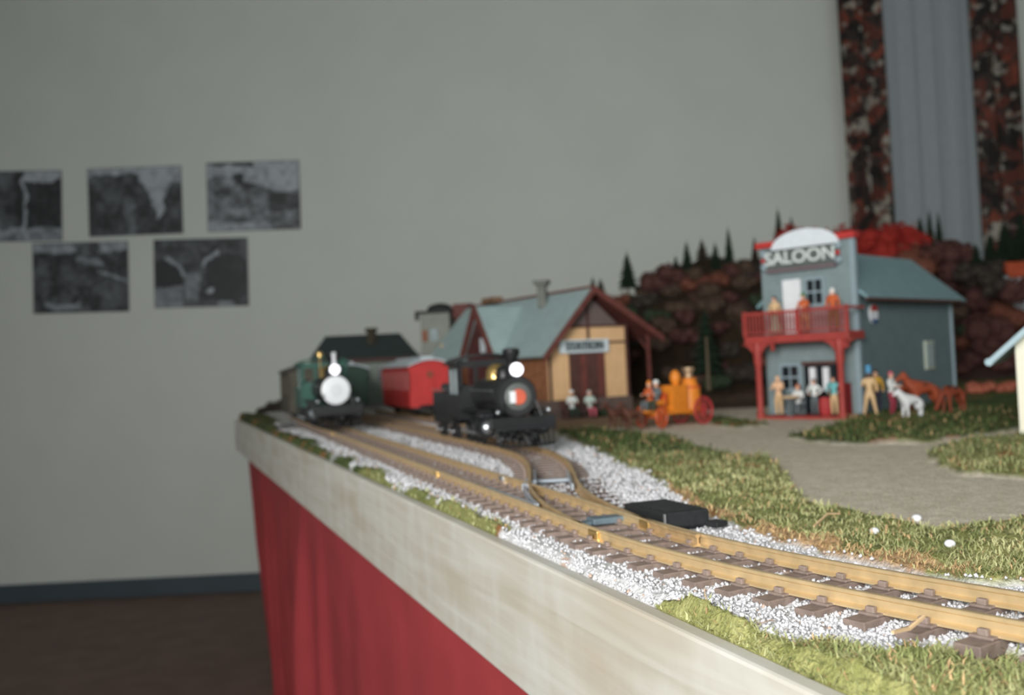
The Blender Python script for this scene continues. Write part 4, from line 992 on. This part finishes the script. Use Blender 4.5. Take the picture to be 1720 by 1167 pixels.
# ================================================================ BUSHES AND TREES
def clump_mesh(name,seed,m,nl=420):
    r=random.Random(seed); mb=MB(); lobes=[(Vector((0,0,.45)),.5)]
    for k in range(6):
        a=r.uniform(0,6.28); lobes.append((Vector((.42*math.cos(a),.42*math.sin(a),r.uniform(.25,.7))),r.uniform(.28,.42)))
    for c,rad in lobes: mb.sph(c,rad*.86,(1,1,.9),n=9)
    for k in range(nl):
        c,rad=r.choice(lobes); d=Vector((r.gauss(0,1),r.gauss(0,1),r.gauss(.25,1))).normalized(); p=c+d*rad*r.uniform(.82,1.08)
        u=d.orthogonal().normalized()*r.uniform(.03,.065); v=d.cross(u)
        mb.add([p-u,p+u,p+v*1.2+d*.07],[(0,1,2)])
    o=mb.build(name,m); me=o.data; bpy.data.objects.remove(o); return me
bm_=[]
for i,(nm,c) in enumerate((('bush_maroon',(84,58,54)),('bush_brown',(82,68,58)),('bush_dark',(64,58,54)),('bush_rust',(110,70,58)),('bush_red',(150,50,44)),('bush_green',(58,68,52)),('bush_orange',(180,108,88)))):
    mm=mat(nm,c,.95,var=.35,scale=60,spec=.05); bm_.append([clump_mesh(nm.replace('bush_','lichen_'),i*3+k,mm) for k in range(3)])
def bush(x,y,s,kind,label,group=None,dz=0,name='lichen_bush'):
    me=random.choice(bm_[kind]); o=bpy.data.objects.new(name,me); COL.objects.link(o)
    o.location=(x,y,gz(x,y)-.12*s+dz); o.scale=(s*random.uniform(.9,1.15),s*random.uniform(.9,1.1),s*random.uniform(.8,1.1)); o.rotation_euler=(0,0,random.uniform(0,6.28))
    tag(o,label,'bush',group); return o
cnt=0; placed=[]
for k in range(5000):
    if cnt>=265: break
    Y=random.uniform(2.62,3.3); X=random.uniform(.28,1.0) if k%2 else random.uniform(.28,1.95)
    if X<.42 and Y<2.95: continue
    # keep the station and the saloon free
    dx,dy=X-so.x,Y-so.y; lx=dx*math.cos(sa_)+dy*math.sin(sa_); ly=-dx*math.sin(sa_)+dy*math.cos(sa_)
    if -.15<lx<.36 and -.1<ly<.72: continue
    if hill(np.array([X]),np.array([Y]))[0]<.03: continue
    if any((X-a_)**2+(Y-b_)**2<.048**2 for a_,b_ in placed): continue
    if abs(X-(cp.x+.03))<.15 and abs(Y-2.86)<.12: continue
    kd=random.choices((0,1,2,3,5),(5,3,3,1.6,1.0))[0]
    placed.append((X,Y)); q_=X/Y
    col_={0:'dark maroon',1:'dull brown',2:'blackish brown',3:'rust red',5:'dark green'}[kd]
    where=('close to the station' if q_<.165 else 'midway between station and saloon' if q_<.215 else 'just left of the saloon') if X<.80 else ('behind the saloon roof' if X<1.3 else 'right of the saloon')
    hgt='low' if Y<2.85 else ('half way up' if Y<3.08 else 'high')
    bush(X,Y,random.uniform(.042,.062),kd,f'{col_} lichen bush {hgt} on the model hillside {where}',f'{col_} bushes {hgt} on the hillside {where}'); cnt+=1
# the crest: bushes that make the outline (px, top py, Y, size, kind)
def crest(px,py,Y,s,kind,label,group=None):
    p=at(px,py,Y); me=random.choice(bm_[kind]); o=bpy.data.objects.new('lichen_bush',me); COL.objects.link(o)
    o.location=(p.x,Y,p.z-s*.95); o.scale=(s,s,s); o.rotation_euler=(0,0,random.uniform(0,6.28)); tag(o,label,'bush',group)
HT=iter(('left end','second from left','third from left','middle right','second from right','right end'))
for px,py,s,kd in((1108,449,.09,0),(1140,452,.08,0),(1175,450,.08,3),(1215,447,.08,0),(1250,452,.08,2),(1280,450,.07,0)):
    crest(px,py,3.12,s,kd,f'dark hilltop bush, {next(HT)} of the row between station and saloon','hilltop bushes between station and saloon')
crest(1345,377,3.1,.11,4,'reddish bush showing above the saloon arch, left'); crest(1400,381,3.1,.10,4,'reddish bush showing above the saloon arch, right')
BR=iter(('leftmost','middle one','rightmost'))
for px,py,s in((1460,382,.10),(1492,376,.11),(1520,372,.11)): crest(px,py,3.05,s,4,f'bright red bush behind the saloon roof, {next(BR)} of three','bright red bushes behind the saloon roof')
crest(1480,405,3.0,.12,4,'lower bright red bush touching the saloon ridge'); crest(1520,412,2.95,.11,3,'rusty bush under the bright red bushes')
MR=iter(('beside the three thin firs','highest at the right','lowest at the right','nearest the red bushes'))
for px,py,s in((1565,405,.10),(1600,404,.09),(1590,440,.12),(1550,420,.09)): crest(px,py,3.0,s,0,f'maroon bush right of the saloon roof, {next(MR)}','maroon bushes right of the saloon roof')
for px,py,s,kd in((1650,440,.08,2),(1625,440,.06,2),(1655,480,.08,0),(1700,508,.10,3),(1650,520,.12,0),(1700,560,.10,3),(1640,580,.10,3),(1665,545,.1,3)): crest(px,py,2.85,s,kd,('maroon','brown','blackish','rust')[kd]+' bush on the slope right of the saloon, '+('high below the firs' if py<450 else 'upper part' if py<510 else 'middle of the slope' if py<550 else 'low down near the eave')+(', left side' if px<1645 else ', centre' if px<1680 else ', right side'),'bushes right of the saloon')
for px,py,s in((1635,650,.026),(1652,651,.024),(1690,650,.024)): 
    p=at(px,py,2.42); bush(p.x,2.42,s*1.5,6,'orange pink flowering bush beside the far end of the saloon','orange pink bushes beyond the saloon')
for k,(px,py,Y,s) in enumerate(((428,690,3.30,.04),(452,682,3.42,.05),(474,676,3.55,.05))):
    p=at(px,py,Y); o=bush(p.x+.02,Y,s,2,'low dark bush at the far corner of the table','low bushes at the far table corner')
crest(1706,468,2.70,.075,0,'dark lichen bush hiding the lower walls of the hill cottage')
crest(1676,462,2.72,.06,2,'blackish bush left of the orange roofed cottage')
# firs
firm=mat('fir_green',(34,46,36),.95,var=.3,scale=80,spec=.05); firb=mat('fir_brownish',(52,46,36),.95,var=.3,scale=80,spec=.05); trunkm=mat('trunk_brown',(92,80,62),.9,var=.2)
def fir_mesh(seed,m,n=9):
    r=random.Random(seed); mb=MB()
    for i in range(n):
        t=i/(n-1); z=.12+.80*t; R=(1-t)**.7*.5+.03; h=.20*(1-t*.55); k=14; vs=[(0,0,z+h)]; 
        for j in range(k*2):
            a=math.pi*j/k+r.uniform(-.08,.08); rr=R*(r.uniform(.85,1.12) if j%2==0 else r.uniform(.55,.7)); vs.append((rr*math.cos(a),rr*math.sin(a),z-(.03 if j%2==0 else -.01)+r.uniform(-.012,.012)))
        vs.append((0,0,z+.02)); fs=[(0,1+j,1+(j+1)%(2*k)) for j in range(2*k)]+[(2*k+1,1+(j+1)%(2*k),1+j) for j in range(2*k)]
        mb.add(vs,fs)
    o=mb.build('foliage',m); me=o.data; bpy.data.objects.remove(o); return me
firs=[fir_mesh(k,firm) for k in range(3)]; firs_b=[fir_mesh(9,firb)]
tr=MB().lathe((0,0,-.1),(0,0,.3),[(0,.05),(.42,.03)],7).build('trunk',trunkm); trunk_me=tr.data; bpy.data.objects.remove(tr)
def fir(px,top,bot,wpx,Y,label,group=None,b=False,trunk=.12):
    a=at(px,top,Y); c=at(px,bot,Y); h=(a.z-c.z); wd=wpx*Y/F*1.3; z0=min(c.z,gz(c.x,Y) if bot>700 else c.z)
    t=thing('fir_tree',label,'tree',(a.x*.5+c.x*.5,Y,c.z),0,group)
    f=bpy.data.objects.new('foliage',random.choice(firs_b if b else firs)); COL.objects.link(f); f.parent=t; f.scale=(wd,wd,h); f.rotation_euler=(0,0,random.uniform(0,6))
    q=bpy.data.objects.new('trunk',trunk_me); COL.objects.link(q); q.parent=t; ts=max(wd*1.3,.03); q.scale=(ts,ts,h); return t
gtree='small firs along the hilltop'
fir(996,463,500,14,3.2,'tiny fir just right of the station gable, left of a pair'); fir(1009,466,500,16,3.2,'tiny fir just right of the station gable, right of a pair')
fir(1054,420,492,28,3.1,'lone fir with bare trunk on the hilltop right of the station')
fir(1135,428,456,12,3.1,'smallest fir left of the hilltop row'); fir(1154,402,462,18,3.1,'slim dark fir at the left of the hilltop row')
fir(1180,398,468,30,3.1,'broad brownish fir in the middle of the hilltop row',b=True); fir(1202,404,460,18,3.1,'slim dark fir right of the broad brownish one')
fir(1224,378,450,15,3.1,'tall thin fir with bare trunk standing clear of the hilltop row'); fir(1268,395,455,16,3.15,'thin greyish fir beside the saloon front',b=True)
fir(1308,346,430,18,3.15,'tallest fir, rising above the saloon arch at left'); fir(1330,360,420,14,3.15,'short fir close right of the tallest one behind the saloon arch')
fir(1546,360,425,20,3.05,'leaning dark fir right of the bright red bushes'); fir(1562,348,428,16,3.05,'tall fir in the middle of three right of the red bushes'); fir(1577,352,425,14,3.05,'thin fir at the right of three beside the red bushes')
fir(1640,405,470,26,2.95,'dark fir in front of the right drape, left'); fir(1664,385,480,30,2.95,'dark fir in front of the right drape, middle'); fir(1688,368,446,34,2.9,'broad tall dark fir near the right edge'); fir(1716,350,446,34,2.9,'tallest dark fir at the right edge')
fir(1186,512,640,44,2.75,'dark green fir standing low on the slope left of the saloon')
def bare(px,top,bot,Y,label):
    a=at(px,top,Y); c=at(px,bot,Y); o=MB().lathe((0,0,0),(0,0,1),[(0,.006),(.3*(a.z-c.z),.0045),(a.z-c.z,.003)],7).build('bare_trunk',trunkm,None,True); o.location=(c.x,Y,c.z); tag(o,label,'tree trunk')
bare(1191,565,655,2.5,'bare pale trunk on the slope behind the orange fire wagon')

# ================================================================ FIGURES
def person(name_label,loc,rz,top,bottom,pose='stand',h=.078,hat=None,hair=None,skirt=None,arms=None,shoe=None,hatshape='brim',face=None,held=None,scale=1):
    J={}; 
    sit=pose=='sit'
    pel=.50 if not sit else .27
    J['pel']=(0,0,pel,.066); dz=pel-.52+.02
    J['sp']=(0,0,.64+dz,.062); J['ch']=(0,-.005,.755+dz,.072); J['ne']=(0,0,.83+dz,.032); J['hd']=(0,-.008,.885+dz,.046); J['ht']=(0,-.004,.94+dz,.050); J['tp']=(0,0,.965+dz,.034); J['no']=(0,-.058,.905+dz,.012)
    E=[('pel','sp'),('sp','ch'),('ch','ne'),('ne','hd'),('hd','ht'),('ht','tp'),('hd','no')]
    arms=arms or 'down'
    for s,k in((-1,'l'),(1,'r')):
        J[k+'s']=(s*.105,0,.79+dz,.038); 
        a=arms if isinstance(arms,str) else arms[0 if s<0 else 1]
        if a=='down': el=(s*.145,.01,.655+dz); wr=(s*.15,-.03,.535+dz); hn=(s*.148,-.045,.49+dz)
        elif a=='fwd': el=(s*.14,-.03,.66+dz); wr=(s*.10,-.16,.66+dz); hn=(s*.085,-.205,.67+dz)
        elif a=='up': el=(s*.19,-.03,.86+dz); wr=(s*.20,-.06,.99+dz); hn=(s*.20,-.07,1.04+dz)
        elif a=='hip': el=(s*.21,.03,.66+dz); wr=(s*.12,-.06,.58+dz); hn=(s*.09,-.075,.57+dz)
        J[k+'e']=(*el,.030); J[k+'w']=(*wr,.022); J[k+'h']=(*hn,.026)
        J[k+'hp']=(s*.055,0,pel-.03,.056)
        if sit: kn=(s*.07,-.21,pel-.015); an=(s*.07,-.22,.045); to=(s*.075,-.29,.02)
        elif pose=='lean': kn=(s*.06,-.04,.27); an=(s*.055,.02,.04); to=(s*.06,-.05,.018)
        elif pose=='stride': kn=(s*.085,-.02*s,.27); an=(s*.13,.05*-s,.04); to=(s*.15,-.03-.02*s,.018)
        else: kn=(s*.06,-.01,.27); an=(s*.062,.01,.04); to=(s*.07,-.065,.018)
        J[k+'k']=(*kn,.040); J[k+'a']=(*an,.026); J[k+'t']=(*to,.022)
        E+=[('ch',k+'s'),(k+'s',k+'e'),(k+'e',k+'w'),(k+'w',k+'h'),('pel',k+'hp'),(k+'hp',k+'k'),(k+'k',k+'a'),(k+'a',k+'t')]
    names=list(J); me=bpy.data.meshes.new('body'); me.from_pydata([J[n][:3] for n in names],[(names.index(a),names.index(b)) for a,b in E],[])
    o=bpy.data.objects.new('body',me); COL.objects.link(o)
    m=o.modifiers.new('sk','SKIN'); me.skin_vertices[0].data[0].use_root=True
    for i,n_ in enumerate(names): r=J[n_][3]*1.12; me.skin_vertices[0].data[i].radius=(r,r*(.8 if n_ in('sp','ch','pel') else 1))
    o.modifiers.new('ss','SUBSURF').levels=1
    dg=bpy.context.evaluated_depsgraph_get(); me2=bpy.data.meshes.new_from_object(o.evaluated_get(dg)); bpy.data.objects.remove(o); me2.name='body'
    me2.materials.clear()
    for mm in(face or skin,top,bottom,shoe or brown): me2.materials.append(mm)
    hands=[Vector(J['lh'][:3]),Vector(J['rh'][:3])]
    for p in me2.polygons:
        c=p.center; p.use_smooth=True
        if min((c-hd).length for hd in hands)<.05: p.material_index=0
        elif c.z>.845+dz and abs(c.x)<.09: p.material_index=0
        elif c.z<.05: p.material_index=3
        elif (c.z<.53 and not sit and abs(c.x)<.125) or (sit and (c.z<pel+.03 and abs(c.x)<.14)): p.material_index=2
        else: p.material_index=1
    for v in me2.vertices: v.co*=h
    t=thing('person',name_label,'figure',loc,rz); b=bpy.data.objects.new('body',me2); COL.objects.link(b); b.parent=t
    z_=lambda v:(v+dz)*h
    if hair: MB().sph((0,.008*h,z_(.935)),.062*h,(1,1,1.0)).build('hair',hair,t,True)
    if hat:
        m=MB()
        if hatshape=='brim': m.lathe((0,0,z_(.945)),(0,0,2),[(0,.10*h),(.012*h,.10*h),(.014*h,.058*h),(.07*h,.050*h),(.075*h,.02*h)],14)
        elif hatshape=='tall': m.lathe((0,0,z_(.945)),(0,0,2),[(0,.075*h),(.012*h,.075*h),(.014*h,.06*h),(.16*h,.058*h)],14)
        else: m.lathe((0,0,z_(.93)),(0,0,2),[(0,.064*h),(.04*h,.060*h),(.075*h,.03*h)],14)
        m.build('hat',hat,t,True)
    if skirt: MB().lathe((0,0,.03*h),(0,0,1),[(0,.17*h),(.2*h,.135*h),(.47*h,.075*h),(.50*h,.06*h)],16).build('skirt',skirt,t,True)
    for s in(-1,1): MB().sph((s*.018*h,-.052*h,z_(.915)),.0065*h,n=6).build('eye',black,t)
    return t
C=lambda n,c: mat('cloth_'+n,c,.7,var=.08)
cw=C('white',(226,230,228)); cbe=C('beige',(214,180,136)); cor=C('orange',(200,96,48)); cgr=C('green',(44,120,66)); cmint=C('mint',(150,196,172)); cred=C('red',(176,54,56))
ctur=C('turquoise',(110,186,188)); cblue=C('blue',(84,150,192)); cyel=C('yellow',(196,150,44)); cpink=C('pink',(196,96,110)); cgrey=C('grey',(96,104,108)); cnavy=C('darkblue',(52,52,70)); capr=C('apricot',(232,188,150)); cdg=C('darkgreen',(40,62,50)); cpale=C('palegreen',(196,214,204)); cmag=C('magenta',(150,48,66))
hbr=C('hairbrown',(64,44,36)); hor=C('hairorange',(176,92,56)); hgrey=C('hairgrey',(190,190,188))
bz=.166
facing=SA
def onbal(px,d=-.048):
    xx=xl+(xr-xl)*(px-1253)/(1443-1253); return SL(xx,d,bz)
person('woman figure in beige top and mint skirt at the left of the red balcony',onbal(1304),facing,cbe,cmint,hair=hbr,skirt=cmint)
person('man figure with green hat and red shirt in the middle of the balcony',onbal(1358),facing,cor,cbe,hat=cgr,arms='fwd',hair=hbr)
person('white haired figure in orange top and green trousers, right end of the balcony',onbal(1410),facing,cor,cgr,hair=cw,face=C('paleface',(236,214,202)),h=.084)
def onporch(px,dy=-.035,z=.006):
    # walk along the porch
    best=None
    for xx in np.linspace(-.24,.08,160):
        p=SL(xx,dy,z); q=(p.x/p.y*F+860)
        if best is None or abs(q-px-4)<best[0]: best=(abs(q-px-4),p)
    return best[1]
person('stout figure in apricot clothes by the left porch post',onporch(1298,-.06),facing,capr,cbe,face=C('apface',(236,190,150)),h=.082,arms='fwd')
person('orange haired figure in white top sitting at the porch table',onporch(1332,-.03),facing,cw,cgrey,hair=hor,pose='sit',h=.080,arms='fwd')
person('figure in white shirt with red sleeves on the saloon porch',onporch(1359,-.05),facing,cw,cgrey,hair=hbr,h=.072,arms=('hip','hip'))
person('figure in turquoise shirt beside the right porch post',onporch(1392,-.05),facing,ctur,cbe,hair=hbr,h=.076,arms='hip')
p=onporch(1330,-.03); 
ch=thing('porch_chair','small grey chair under the sitting figure on the porch','chair',p,facing)
MB().box((0,0.002,.018),(.022,.022,.003)).build('seat',cgrey,ch); MB().box((0,.013,.032),(.022,.003,.026)).build('backrest',cgrey,ch)
for sx1 in(-1,1):
    for sy1 in(-1,1): MB().box((sx1*.009,.002+sy1*.009,.008),(.003,.003,.017)).build('leg',cgrey,ch)
p=onporch(1316,-.058); tb_=thing('porch_table','small round beige table between two figures on the porch','table',p,facing)
MB().cyl((0,0,.036),(0,0,.039),.019,n=18).build('tabletop',cbe,tb_,True); MB().cyl((0,0,0),(0,0,.036),.003,n=8).build('leg',cgrey,tb_); MB().cyl((0,0,0),(0,0,.002),.010,n=12).build('foot',cgrey,tb_)
p=onporch(1377,-.03); o=MB().lathe((0,0,0),(0,0,1),[(0,.010),(.008,.013),(.022,.0135),(.034,.010)],14).build('red_barrel',cred,None,True); o.location=p; tag(o,'red barrel standing on the saloon porch between two figures','barrel')
def gnd(px,py,Y=None):
    p=on(px,py); p.z=gz(p.x,p.y)-.0015; return p
gY=lambda px,py: gnd(px,py)
f1=gY(1463,706); person('soldier figure with tall blue hat and beige jacket at the saloon corner',f1,R_(-20),cbe,cbe,pose='stride',hat=cblue,hatshape='tall',h=.084,arms=('fwd','down'),face=C('darkface',(96,72,66)))
f2=gY(1484,702); person('figure in yellow coat behind the soldier figure',(f2.x,f2.y+.03,f2.z),R_(-20),cyel,cnavy,h=.084,hair=hbr,skirt=None)
f3=gY(1500,703); person('figure with pink cap, white shirt and magenta trousers beside the white pony',f3,R_(40),cw,cmag,hat=cpink,hatshape='cap',h=.080,arms='fwd',pose='lean')
# station figures on a bench
sb0=on(975,704); bn=thing('station_bench','brown slatted bench below the station doors under two figures','bench',(sb0.x,sb0.y-.0,gz(sb0.x,sb0.y)-.001),sa_*.6)
for k in range(3): MB().box((0,-.008+k*.009,.021),(.085,.007,.003)).build('seat_slat',brown,bn)
for k in range(2): MB().box((0,.017,.032+k*.010),(.085,.003,.007)).build('back_slat',brown,bn)
for xx in(-.036,.036):
    for yy in(-.008,.016): MB().box((xx,yy,.010 if yy<0 else .021),(.004,.004,.020 if yy<0 else .043)).build('leg',brown,bn)
def bp(px): 
    c_,s_=math.cos(sa_*.6),math.sin(sa_*.6); k=(px-975)/F*sb0.y; return (sb0.x+k*c_,sb0.y+k*s_-.002,gz(sb0.x,sb0.y)+.0015)
person('sitting figure in white hat and orange scarf, left on the station bench',bp(961),sa_*.6,cw,cdg,pose='sit',hat=cw,hatshape='cap',h=.086,face=C('orangeface',(206,136,84)),arms='fwd')
person('sitting figure in pale green shirt and pink trousers, right on the station bench',bp(993),sa_*.6,cpale,cpink,pose='sit',hair=hgrey,h=.083,arms='fwd')

# ================================================================ ANIMALS
def quadruped(label,cat,name,loc,rz,m,h=.05,headup=True,graze=False,mane=None,saddle=None,tailm=None,fat=1.0):
    """local -y is forward; unit = shoulder height"""
    J={'rump':(0,.46,.80,.15),'loin':(0,.2,.78,.155),'rib':(0,-.1,.75,.17),'wi':(0,-.34,.82,.16),'nk':(0,-.55,1.0 if not graze else .72,.10),'pl':(0,-.68,1.18 if not graze else .50,.075),'jw':(0,-.84,1.10 if not graze else .30,.060),'mz':(0,-.97,1.0 if not graze else .16,.048),
       'tl':(0,.60,.72,.035),'tl2':(0,.68,.42,.04)}
    E=[('rump','loin'),('loin','rib'),('rib','wi'),('wi','nk'),('nk','pl'),('pl','jw'),('jw','mz'),('rump','tl'),('tl','tl2')]
    for s,k in((-1,'l'),(1,'r')):
        J[k+'er']=(s*.05,-.66,(1.30 if not graze else .60),.018); E.append(('pl',k+'er'))
        J[k+'sh']=(s*.10,-.32,.62,.09); J[k+'fk']=(s*.10,-.33+.03*s,.36,.048); J[k+'ff']=(s*.10,-.33+.05*s,.12,.036); J[k+'fh']=(s*.10,-.36+.05*s,.03,.045); E+=[('wi',k+'sh'),(k+'sh',k+'fk'),(k+'fk',k+'ff'),(k+'ff',k+'fh')]
        J[k+'hq']=(s*.11,.42,.60,.11); J[k+'st']=(s*.11,.36,.46,.07); J[k+'ho']=(s*.11,.53-.04*s,.30,.042); J[k+'hf']=(s*.11,.49-.05*s,.12,.034); J[k+'hh']=(s*.11,.46-.05*s,.03,.045); E+=[('rump',k+'hq'),(k+'hq',k+'st'),(k+'st',k+'ho'),(k+'ho',k+'hf'),(k+'hf',k+'hh')]
    names=list(J); me=bpy.data.meshes.new('body'); me.from_pydata([J[n][:3] for n in names],[(names.index(a),names.index(b)) for a,b in E],[])
    o=bpy.data.objects.new('body',me); COL.objects.link(o); o.modifiers.new('sk','SKIN'); me.skin_vertices[0].data[names.index('rib')].use_root=True
    for i,n_ in enumerate(names): r=J[n_][3]*fat; me.skin_vertices[0].data[i].radius=(r,r)
    o.modifiers.new('ss','SUBSURF').levels=1
    dg=bpy.context.evaluated_depsgraph_get(); me2=bpy.data.meshes.new_from_object(o.evaluated_get(dg)); bpy.data.objects.remove(o)
    me2.materials.clear(); me2.materials.append(m)
    for p in me2.polygons: p.use_smooth=True
    for v in me2.vertices: v.co*=h
    t=thing(name,label,cat,loc,rz); b=bpy.data.objects.new('body',me2); COL.objects.link(b); b.parent=t
    if mane:
        a,b_=J['wi'],J['pl']; MB().prism([(-.012*h,a[1]*h,(a[2]+.16)*h),(-.012*h,b_[1]*h,(b_[2]+.1)*h),(-.012*h,(b_[1]+.12)*h,(b_[2]+.02)*h),(-.012*h,(a[1]+.1)*h,(a[2]+.08)*h)],(.024*h,0,0)).build('mane',mane,t)
    if saddle: MB().sph((0,-.02*h,.86*h),.17*h,(1.1,1.1,.55)).build('saddle',saddle,t,True)
    for s in(-1,1): MB().sph((s*.06*h,-.78*h,(J['jw'][2]+.05)*h),.014*h,n=6).build('eye',black,t)
    return t
bay=mat('bay_coat',(156,72,44),.6,var=.15); bay2=mat('chestnut_coat',(136,62,40),.6,var=.15); ponyw=mat('pony_white',(236,238,240),.6,var=.03)
p=gY(1532,706); quadruped('white pony facing the figures at the saloon side wall','pony','pony',(p.x,p.y,p.z),R_(-68),ponyw,h=.041,fat=1.35)
p=gY(1560,700); quadruped('taller bay horse standing behind the white pony','horse','horse',(p.x,p.y+.02,p.z),R_(-75),bay,h=.060,mane=black2,saddle=black2,fat=1.25)
p=gY(1602,699); quadruped('chestnut horse with dark saddle right of the bay horse','horse','horse',(p.x,p.y+.0,p.z),R_(-60),bay2,h=.052,fat=1.2,mane=bay,saddle=black2,graze=True)
p=gY(1532,690); quadruped('chestnut foal half hidden behind the white pony','horse','horse',(p.x,p.y+.05,p.z),R_(-70),bay,h=.052,mane=bay2)

# ================================================================ ORANGE FIRE WAGON (local -y forward = to the lower left)
fo=on(1150,716); FA=R_(-52)
fw=thing('steam_fire_wagon','orange steam fire wagon with red wheels standing on the gravel by the station','fire wagon',(fo.x,fo.y+.03,GZ+.001),FA)
# local x: right, -y: forward
def FB(a,b,name,m,bevel=.0006,par=None): return MB().b2(a,b).build(name,m,par or fw,bevel=bevel)
FB((-.020,-.085,.024),(.020,.052,.030),'chassis',orange)
FB((-.019,-.040,.030),(.019,.000,.078),'engine_block',orange)
FB((-.0205,-.034,.052),(-.019,-.010,.068),'side_panel',orred)
bo=MB().lathe((0,.026,.020),(0,.026,.12),[(0,.017),(.004,.021),(.050,.021),(.056,.017),(.066,.014),(.070,.0165)],20).build('boiler',orange,fw,True)
MB().lathe((0,.026,.070),(0,.026,.072),[(0,.0222),(.004,.0222)],20).build('boiler_band',orred,bo,True)
MB().lathe((0,.026,.086),(0,.026,.2),[(0,.008),(.014,.008),(.018,.012),(.024,.012)],14).build('smoke_stack',mat('stack_tan',(176,150,120),.4,.4),bo,True)
MB().lathe((0,-.012,.078),(0,-.012,.12),[(0,.006),(.010,.011),(.020,.010),(.028,.004)],14).build('air_dome',orange,fw,True)
MB().sph((-.0225,.004,.058),.0055,(.5,1,1.2)).build('pressure_gauge',cblue,fw,True)
FB((-.017,-.082,.044),(.017,-.060,.052),'driver_seat',orange); FB((-.017,-.060,.044),(.017,-.056,.066),'seat_back',orred)
FB((-.015,-.108,.030),(.015,-.086,.034),'foot_board',orange)
for s in(-1,1):
    MB().tube([(s*.016,-.062,.030),(s*.016,-.062,.046)],.0016).build('seat_bracket',orred,fw)
    spoked_wheel(fw,(s*.030,.030,.027),.027,cred,10,name='rear_wheel').rotation_euler=(0,0,0)
for ch_ in [c for c in fw.children if c.name.startswith('rear_wheel')]:
    # wheel built in the x-z plane: turn it to face sideways
    me=ch_.data; s=1 if sum(v.co.x for v in me.vertices)>0 else -1
    for v in me.vertices:
        x_,y_,z_=v.co.x-s*.030,v.co.y-.030,v.co.z; v.co=(s*.030+y_*1.0, .030+x_, z_)
for s in(-1,1):
    wv=spoked_wheel(fw,(0,0,.021),.021,orred,9,name='front_wheel'); 
    wv.rotation_euler=(0,0,math.pi/2+.25); wv.location=(s*.026,-.082,0)
MB().cyl((-.03,.030,.027),(.03,.030,.027),.002,n=8).build('axle',orred,fw); MB().cyl((-.026,-.082,.021),(.026,-.082,.021),.002,n=8).build('axle',orred,fw)
MB().tube([(-.019,-.036,.06),(-.024,-.02,.03),(-.020,.01,.028)],.002).build('hose',mat('hose_tan',(206,180,158),.6),fw)
MB().tube([(0,-.108,.026),(0,-.165,.020)],.0018).build('draw_pole',brown,fw)
FM=Matrix.Translation(fw.location)@Matrix.Rotation(FA,4,'Z')
p=FM@Vector((.008,-.074,.052-.023)); person('driver figure with white hat and grey jacket on the fire wagon seat',p,FA,cgrey,cdg,pose='sit',hat=cw,h=.078,arms='fwd')
p=FM@Vector((-.010,-.074,.052-.023)); person('second driver figure in orange coat beside the white hatted one',p,FA,cor,cgrey,pose='sit',hat=orange,hatshape='cap',h=.078,arms='fwd')
for s,lb in((-1,'near brown draught horse harnessed before the fire wagon'),(1,'far brown draught horse harnessed before the fire wagon')):
    p=FM@Vector((s*.020,-.150,0)); quadruped(lb,'horse','horse',(p.x,p.y,gz(p.x,p.y)),FA,mat('draught_coat',(92,56,44),.6,var=.2),h=.044,mane=black2)
# grass tufts / dark scrub by the station
for k,(px,py,s) in enumerate(((945,703,.02),(1012,700,.02),(1030,697,.022))):
    p=on(px,py); bush(p.x,p.y,s,5,'low green shrub along the station plinth','shrubs along the station plinth')
